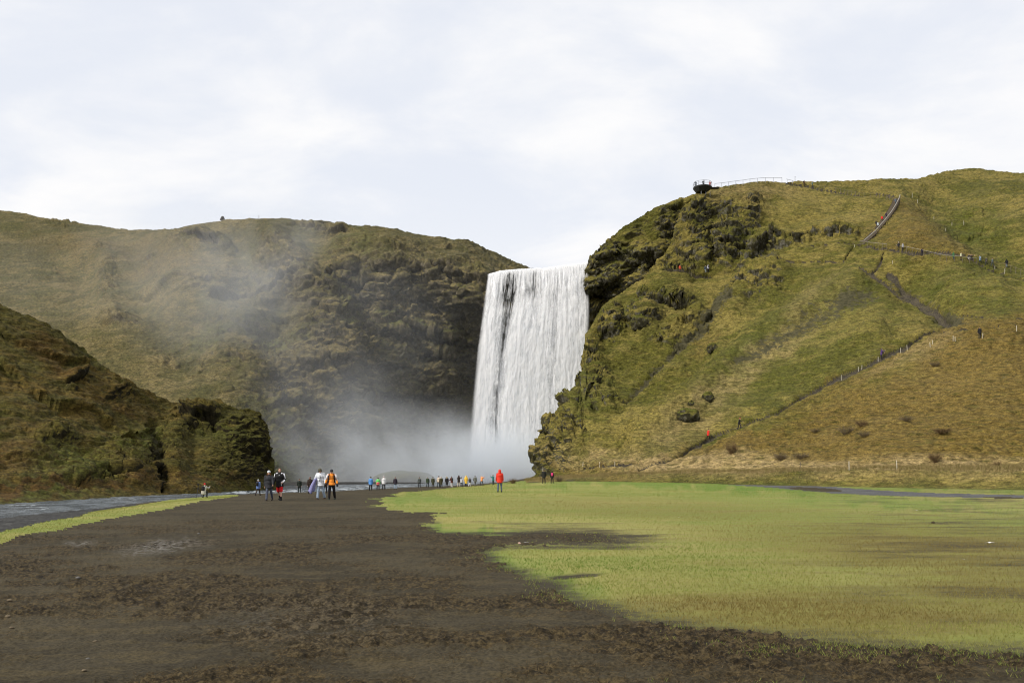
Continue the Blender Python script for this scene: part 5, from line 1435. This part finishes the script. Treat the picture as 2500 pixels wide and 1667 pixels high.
fence([(2100, 601), (2130, 606), (2165, 610)], 6, 1.35, 'rope_fence', 'pale rope fence leading right from the foot of the stairs', BROWNW, RAILP, .04, .028)
fence([(2188, 612), (2208, 615), (2251, 624), (2305, 637), (2345, 640), (2385, 645)], 14, 1.3, 'rope_fence', 'pale rope fence behind the people on the upper path', BROWNW, RAILP, .04, .028)
fence([(2425, 650), (2457, 656), (2500, 674), (2540, 690)], 9, 1.1, 'rope_fence', 'dark post fence at the far end of the upper path', BROWNW, BROWNW, .05, .02)
fence([(2000, 461), (2050, 471), (2105, 482), (2140, 481), (2180, 489)], 18, 1.15, 'rope_fence', 'dark wire fence along the skyline path left of the stair top', BROWNW, BROWNW, .05, .02)

POSTS = [(1953, 1147, 18, 'weathered brown post on the bank, leftmost of three below the hillside', 2), (2073, 1147, 20, 'white post on the bank, middle of three below the hillside', 1), (2190, 1146, 21, 'white post on the bank, rightmost of three below the hillside', 1),
         (2054, 928, 12, 'white post alone halfway up the lower footpath', 1), (2096, 906, 10, 'small white post, lower of two close together on the footpath', 1), (2104, 902, 10, 'small white post, upper of two close together on the footpath', 1), (2144, 882, 10, 'white post at the feet of the purple hooded person', 1),
         (2199, 861, 11, 'white post first up the path from the purple hooded person', 1), (2215, 856, 13, 'taller white post second up the path from the purple hooded person', 1), (2271, 847, 11, 'white post on the grass shoulder, third up from the purple hooded person', 1), (2277, 840, 9, 'short white post close above the third one on the grass shoulder', 1),
         (2327, 832, 12, 'white post, left one of a close pair on the grass shoulder', 1), (2332, 833, 10, 'white post, right one of a close pair on the grass shoulder', 1), (2399, 825, 11, 'pale post beside the black clad person on the grass shoulder', 1), (2482, 809, 13, 'white post rightmost on the grass shoulder', 1),
         (2086, 604, 6, 'short white post left of the stair foot', 1), (2179, 644, 7, 'small white post in the grass below the white hatted hiker', 1), (2429, 657, 7, 'pale post below the path left of the last black hiker', 1), (2453, 666, 10, 'taller pale post below the last black hiker', 1),
         (2240, 496, 9, 'pale post right of the stair top, lower of two', 1), (2227, 483, 11, 'pale post right of the stair top, upper of two', 1), (2280, 536, 7, 'small pale post in the rusty grass right of the stairs', 1), (2309, 564, 6, 'small pale post lowest in the rusty grass right of the stairs', 1), (2324, 551, 8, 'pale post at the right edge of the rusty grass', 1), (2353, 549, 9, 'pale post left of the dark hollow on the upper slope', 1),
         (1423, 1137, 9, 'white post, left of three along the green ditch at the hill foot', 1), (1464, 1136, 8, 'pale post, middle of three along the green ditch at the hill foot', 1), (1501, 1137, 10, 'white post, right of three along the green ditch at the hill foot', 1), (1325, 1153, 10, 'pale post behind the black clad person at the spur', 1)]
pm = None
for x, y, hpx, lab, k in POSTS:
    p = at(x, y, HILLS); h_ = float(np.clip(hpx * p.y / F * 1.05, .45, 1.3))
    mb = MB(); mb.tube((0, 0, -.3), (0, 0, h_), .044, .04, 8); mb.tube((0, 0, h_), (0, 0, h_ + .03), .04, .025, 8)
    o = mb.build('marker_post', WOODP if k == 1 else BROWNW); o.location = p; o.rotation_euler = (random.uniform(-.06, .06), random.uniform(-.08, .08), 0)
    o['label'] = lab; o['category'] = 'post'; o['group'] = 'marker posts on the hillside'


# ------------------------------------------------------------------ shrubs on the slope
def shrub_mesh(nm, mat, n=70, seed=0, spread=.75):
    R = random.Random(seed); mb = MB()
    for k in range(n):
        a_ = R.random() * 6.283; rr = R.random() ** .5 * spread
        p = Vector((.12 * math.cos(a_) * R.random(), .12 * math.sin(a_) * R.random(), -.1))
        d = Vector((math.cos(a_) * rr, math.sin(a_) * rr, 1)).normalized(); L = .6 + .5 * R.random(); q = p
        for j in range(3):
            e = q + d * L / 3
            mb.tube(q, e, .022 - .006 * j, .016 - .006 * j, 4, caps=False)
            if j:
                for _ in range(4):
                    d2 = (d + Vector((R.uniform(-.8, .8), R.uniform(-.8, .8), R.uniform(-.2, .6)))).normalized()
                    mb.tube(e, e + d2 * R.uniform(.12, .3), .009, .004, 3, caps=False)
            q = e; d = (d + Vector((R.uniform(-.25, .25), R.uniform(-.25, .25), R.uniform(-.12, .1)))).normalized()
    return mb.mesh(nm, mat)


def leaf_mesh(nm, mat, n=500, seed=0):
    R = np.random.default_rng(seed)
    d = R.normal(size=(n, 3)); d /= np.linalg.norm(d, axis=1, keepdims=True); d[:, 2] = np.abs(d[:, 2])
    c = d * (R.random((n, 1)) ** .4) * [.75, .75, 1.0]
    a = R.normal(size=(n, 3)) * .05; b = R.normal(size=(n, 3)) * .05
    V = np.stack([c - a, c + b, c + a], 1).reshape(-1, 3)
    return mesh_np(nm, V, np.arange(3 * n).reshape(n, 3), mat, {'tint': np.repeat(R.random(n), 3)})


TWIG1 = plain('reddish_twigs', (.150, .100, .055), .9, .1, 0, .3); TWIG2 = plain('grey_twigs', (.16, .125, .080), .9, .1, 0, .3)
LEAF1 = blade_material('shrub_leaf', (.115, .085, .040), (.165, .122, .058), (.140, .112, .046))
SH = [(1786, 1107, 36, 36, 0, 'tallest bare reddish shrub on the lower slope below the footpath'), (2064, 1060, 40, 26, 1, 'broad grey brown shrub, left of a cluster on the rusty slope'), (2104, 1040, 40, 22, 0, 'reddish shrub, top of a cluster on the rusty slope'), (2108, 1066, 30, 20, 1, 'small grey shrub, bottom of a cluster on the rusty slope'),
      (2214, 1028, 26, 20, 1, 'lone dark shrub right of the cluster on the rusty slope'), (2282, 1128, 36, 26, 0, 'reddish shrub low on the slope right of the white posts'), (1954, 1119, 40, 20, 1, 'low wide shrub above the leftmost bank post'), (1907, 1122, 32, 18, 1, 'low grey shrub left of the bank posts'),
      (2435, 1138, 26, 18, 0, 'small dark shrub low at the far right of the slope'), (2284, 894, 26, 14, 1, 'grey shrub high on the rusty slope under the grass shoulder'), (1990, 1055, 24, 14, 1, 'small grey shrub above and left of the cluster on the rusty slope'), (1366, 1176, 20, 18, 1, 'pale grey bush right of the pink jacket'), (1252, 1180, 20, 16, 0, 'twiggy bush at the lawn edge right of the red hooded person'), (2300, 1058, 50, 22, 0, 'patch of dry weeds in the middle right of the rusty slope')]
sm = [shrub_mesh('twigs', TWIG1, 60, 1), shrub_mesh('twigs', TWIG2, 60, 2, 1.0)]; lm = [leaf_mesh('leaves', LEAF1, 170, 3), leaf_mesh('leaves', LEAF1, 170, 4)]
for x, y, w_, h_, k, lab in SH:
    p = at(x, y, None); sc = p.y / F
    r = empty('shrub', p, random.random() * 6, lab, 'shrub', 'bare shrubs on the slope'); r.scale = (w_ * sc / 1.3 * random.uniform(.8, 1.3), w_ * sc / 1.5, h_ * sc / 1.15 * random.uniform(.7, 1.05))
    add('twigs', sm[k], r); add('foliage', lm[k], r)

# mossy boulders standing out of the hillside
for x, y, w_, h_, lab, sd in ((1683, 1030, 58, 44, 'dark mossy boulder, largest of three on the middle slope', 1), (1730, 981, 30, 30, 'dark round boulder right above the largest mossy one', 2), (1688, 990, 16, 16, 'small dark boulder just above the largest mossy one', 3), (1741, 857, 28, 24, 'lone dark mossy boulder beside the earth gully', 4), (1568, 800, 52, 46, 'big mossy rock knob left of the gully', 5)):
    p = at(x, y, ('hillside', 'footpath')); sc = p.y / F
    mb = MB(); mb.ell((0, 0, 0), (1, 1, 1), 40, 26); me = mb.mesh('boulder', M_RIGHT)
    cc = np.array([v.co[:] for v in me.vertices]); n_ = fbm(cc + sd * 9, 1.1, 4, .6, seed=sd, ridge=True)[:, None]; cc *= .72 + .42 * n_
    cc *= np.array([w_ * sc / 2, w_ * sc / 2.4, h_ * sc / 1.7]); cc += .10 * fbm(cc + sd, 1.5, 3, seed=sd)[:, None]
    me.vertices.foreach_set('co', cc.astype(np.float32).ravel()); me.update()
    for an, vv in (('rock', .85), ('dry', 0), ('moss', .5), ('earth', 0)):
        a_ = me.attributes.new(an, 'FLOAT', 'POINT'); a_.data.foreach_set('value', np.full(len(cc), vv, np.float32))
    o = add('boulder', me, label=lab, category='boulder', group='mossy boulders on the slope'); o.location = p + Vector((0, .3 * w_ * sc, h_ * sc * .3))

# tripod beside the red hat
p = at(484, 1215, DRY); tri = empty('tripod', p, .3, 'black camera tripod beside the person in red hat', 'tripod')
TB = plain('black_plastic', (.014, .014, .015), .5, .4)
for k in range(3):
    a_ = 2.1 * k; mb = MB(); mb.tube((.34 * math.cos(a_), .34 * math.sin(a_), 0), (.03 * math.cos(a_), .03 * math.sin(a_), .85), .018, .022); mb.build('leg', TB, tri)
mb = MB(); mb.tube((0, 0, .7), (0, 0, 1.05), .02); mb.box((0, 0, 1.07), (.10, .07, .05)); mb.build('column', TB, tri)
mb = MB(); mb.box((0, 0, 1.15), (.15, .09, .11)); mb.tube((0, -.04, 1.15), (0, -.14, 1.15), .04); mb.build('camera_body', TB, tri)


# ------------------------------------------------------------------ stones and litter on the ground
def stone(x, y, w_, h_, mat, label, name='stone', cat='stone', sd=0, flat=.5):
    p = at(x, y, DRY); sc = p.y / F
    mb = MB(); mb.ell((0, 0, 0), (1, .8, flat), 14, 9); me = mb.mesh(name, mat)
    cc = np.array([v.co[:] for v in me.vertices]); cc *= (.85 + .35 * fbm(cc + sd * 3.7, 1.3, 3, seed=sd))[:, None]; cc *= w_ * sc / 2
    me.vertices.foreach_set('co', cc.astype(np.float32).ravel()); me.update()
    o = add(name, me, label=label, category=cat); o.location = p + Vector((0, 0, h_ * sc * .2)); o.rotation_euler = (0, 0, sd)
    return o


ST = plain('grey_stone', (.115, .11, .10), .9, .2, 0, .3); STB = plain('tan_stone', (.14, .11, .07), .9, .2, 0, .3)
for i, (x, y, w_, h_, lab) in enumerate(((190, 1411, 14, 8, 'grey stone on the dirt, upper left, alone'), (23, 1466, 16, 8, 'flat tan stone near the left edge, highest of three'), (19, 1505, 18, 7, 'flat tan stone near the left edge, middle of three'), (28, 1533, 14, 8, 'tan stone near the left edge, lowest of three'), (233, 1566, 14, 7, 'tan stone on the dirt above the rounded lowest one'), (206, 1638, 17, 13, 'rounded tan stone lowest on the dirt'), (485, 1303, 9, 7, 'pale stone on the dirt behind the gravelly patch'), (214, 1608, 12, 5, 'flat pale stone just above the rounded lowest one'), (605, 1528, 5, 4, 'tiny white pebble in the middle of the dirt'), (968, 1535, 5, 4, 'tiny white pebble on the dirt near the lawn edge'))):
    stone(x, y, w_, h_, STB if 'tan' in lab else ST, lab, sd=i)
PINK = plain('pale_pink_scrap', (.62, .42, .34), .7, .2); WHT = plain('white_paper', (.75, .75, .73), .7, .2, 0, .05)
stone(1268, 1327, 9, 8, PINK, 'pale pink lump lying at the lawn edge', 'litter_lump', 'litter', 21, .7)
for i, (x, y, w_, lab) in enumerate(((1282, 1326, 6, 'small white scrap, left one beside the pink lump'), (1288, 1325, 5, 'small white scrap, right one beside the pink lump'), (2418, 1327, 22, 'long white paper scrap on the lawn at far right'), (2353, 1367, 6, 'white scrap on the lawn below the long paper scrap'), (2239, 1247, 6, 'white scrap on the green lawn near the gravel road'), (1657, 1264, 4, 'tiny white scrap in the middle of the lawn'))):
    p = at(x, y, DRY); sc = p.y / F; w2 = w_ * sc / 2
    R = random.Random(i); mb = MB()
    for gy in range(3):
        for gx in range(5): mb.v.append((w2 * (gx / 2 - 1), w2 * .45 * (gy - 1) + R.uniform(-.1, .1) * w2, .02 + R.random() * w2 * .25))
    for gy in range(2):
        for gx in range(4): mb.f.append((gy * 5 + gx, gy * 5 + gx + 1, gy * 5 + gx + 6, gy * 5 + gx + 5))
    o = mb.build('paper_scrap', WHT); o.location = p; o['label'] = lab; o['category'] = 'litter'; o['group'] = 'white scraps on the lawn'
stone(2278, 1277, 10, 8, plain('dark_clod', (.05, .04, .025), .95, .1), 'dark clod of earth on the lawn below the gravel road', 'clod', 'clod', 31, .8)


# ------------------------------------------------------------------ grass blades, straw, clods
def blades(name, base, hgt, wid, lean, mat, tint, label):
    n = len(base)
    a = rng.random(n) * 6.283; la = rng.random(n) * 6.283
    side = np.stack([np.cos(a), np.sin(a) * .4, np.zeros(n)], -1) * wid[:, None] / 2
    tip = base + np.stack([np.cos(la) * lean * hgt, np.sin(la) * lean * hgt, hgt], -1)
    V = np.stack([base - side, base + side, tip], 1).reshape(-1, 3)
    me = mesh_np(name, V, np.arange(3 * n).reshape(n, 3), mat, {'tint': np.repeat(tint, 3)}, smooth=False)
    return add(name, me, kind='stuff', label=label)


G_LAWN = blade_material('lawn_blades', (.125, .195, .034), (.275, .275, .082), (.205, .160, .055))
G_DRY = blade_material('dry_blades', (.170, .135, .048), (.320, .245, .120), (.150, .140, .042))
G_STRAW = blade_material('straw', (.040, .026, .012), (.080, .056, .028), (.150, .112, .062))


def surf_points(cl, n, y0, y1):
    """random points on the ground sheet, spread evenly over the picture rows y0..y1"""
    ok = np.flatnonzero((cf == cl) & (PYg.ravel()[i0] > y0) & (PYg.ravel()[i0] < y1))
    k = ok[rng.integers(0, len(ok), n)]; w1, w2 = rng.random((n, 1)), rng.random((n, 1))
    q = Vg[FQ[k]]; return (q[:, 0] * (1 - w1) + q[:, 1] * w1) * (1 - w2) + (q[:, 3] * (1 - w1) + q[:, 2] * w1) * w2, k
FQ = grid_faces(*PXg.shape)
b, k = surf_points(1, 150000, 1178, 1700)
th = thin.ravel()[FQ[k, 0]]; keep = rng.random(len(b)) > th * 1.1; b, k = b[keep], k[keep]
dist = b[:, 1]
blades('grass', b, (.015 + .024 * rng.random(len(b))) * (1 + dist / 70), .004 + dist * .00040, .6, G_LAWN, np.clip(.40 + 1.1 * fbm(b, (.12, .35, 0), 5, .62, seed=17) + .3 * (rng.random(len(b)) - .5) + .50 * dryg.ravel()[FQ[k, 0]] - .42 * lush.ravel()[FQ[k, 0]], 0, 1), 'short lawn grass')
# stray tufts on the dirt along the lawn edge
b, k = surf_points(0, 160000, 1190, 1760)
ed = (edge_d / feather).ravel()[FQ[k, 0]]; tf = fbm(b, (1.3, 1.3, 0), 4, .65, seed=18)
keep = (tf + .5 * (rng.random(len(b)) - .5) > .02 + .30 * ed) & (ed < 2.0) & (rng.random(len(b)) < .75) & (PXg.ravel()[FQ[k, 0]] > 880); b = b[keep]
blades('grass', b, (.012 + .03 * rng.random(len(b))) * (1 + b[:, 1] / 70), .004 + b[:, 1] * .0004, .7, G_LAWN, np.clip(.0 + .6 * rng.random(len(b)), 0, 1), 'stray tufts of grass on the dirt by the lawn')
b, k = surf_points(2, 20000, 1190, 1500)
blades('grass', b, .018 + .03 * rng.random(len(b)), .005 + b[:, 1] * .0004, .8, G_LAWN, .1 + rng.random(len(b)) * .6, 'short grass along the river edge')
b, k = surf_points(0, 100000, 1235, 1800)
keep = (clodm.ravel()[FQ[k, 0]] + .35 * rng.random(len(b))) > .55; b = b[keep]
blades('dead_grass', b + [0, 0, .004], .004 + .022 * rng.random(len(b)) ** 2, .003 + b[:, 1] * .0005, 2.6, G_STRAW, rng.random(len(b)), 'matted dead grass on the dirt')
bi = rng.integers(0, BANK_P.shape[0] - 1, 70000); bj = rng.integers(0, BANK_P.shape[1], 70000)
b = BANK_P[bi, bj] + rng.normal(size=(70000, 3)) * [.15, .15, 0]
tk = BANK_T[bi, bj]; keep = (tk > -.1) & (rng.random(70000) < .35 + .65 * sstep(.6, 1.4, tk)); b, tk = b[keep], tk[keep]
blades('dry_grass', b, (.12 + .34 * rng.random(len(b))) * (.35 + .65 * sstep(.1, .9, tk)), .05 + .03 * rng.random(len(b)), .7, G_DRY, rng.random(len(b)), 'long dry grass on the bank')
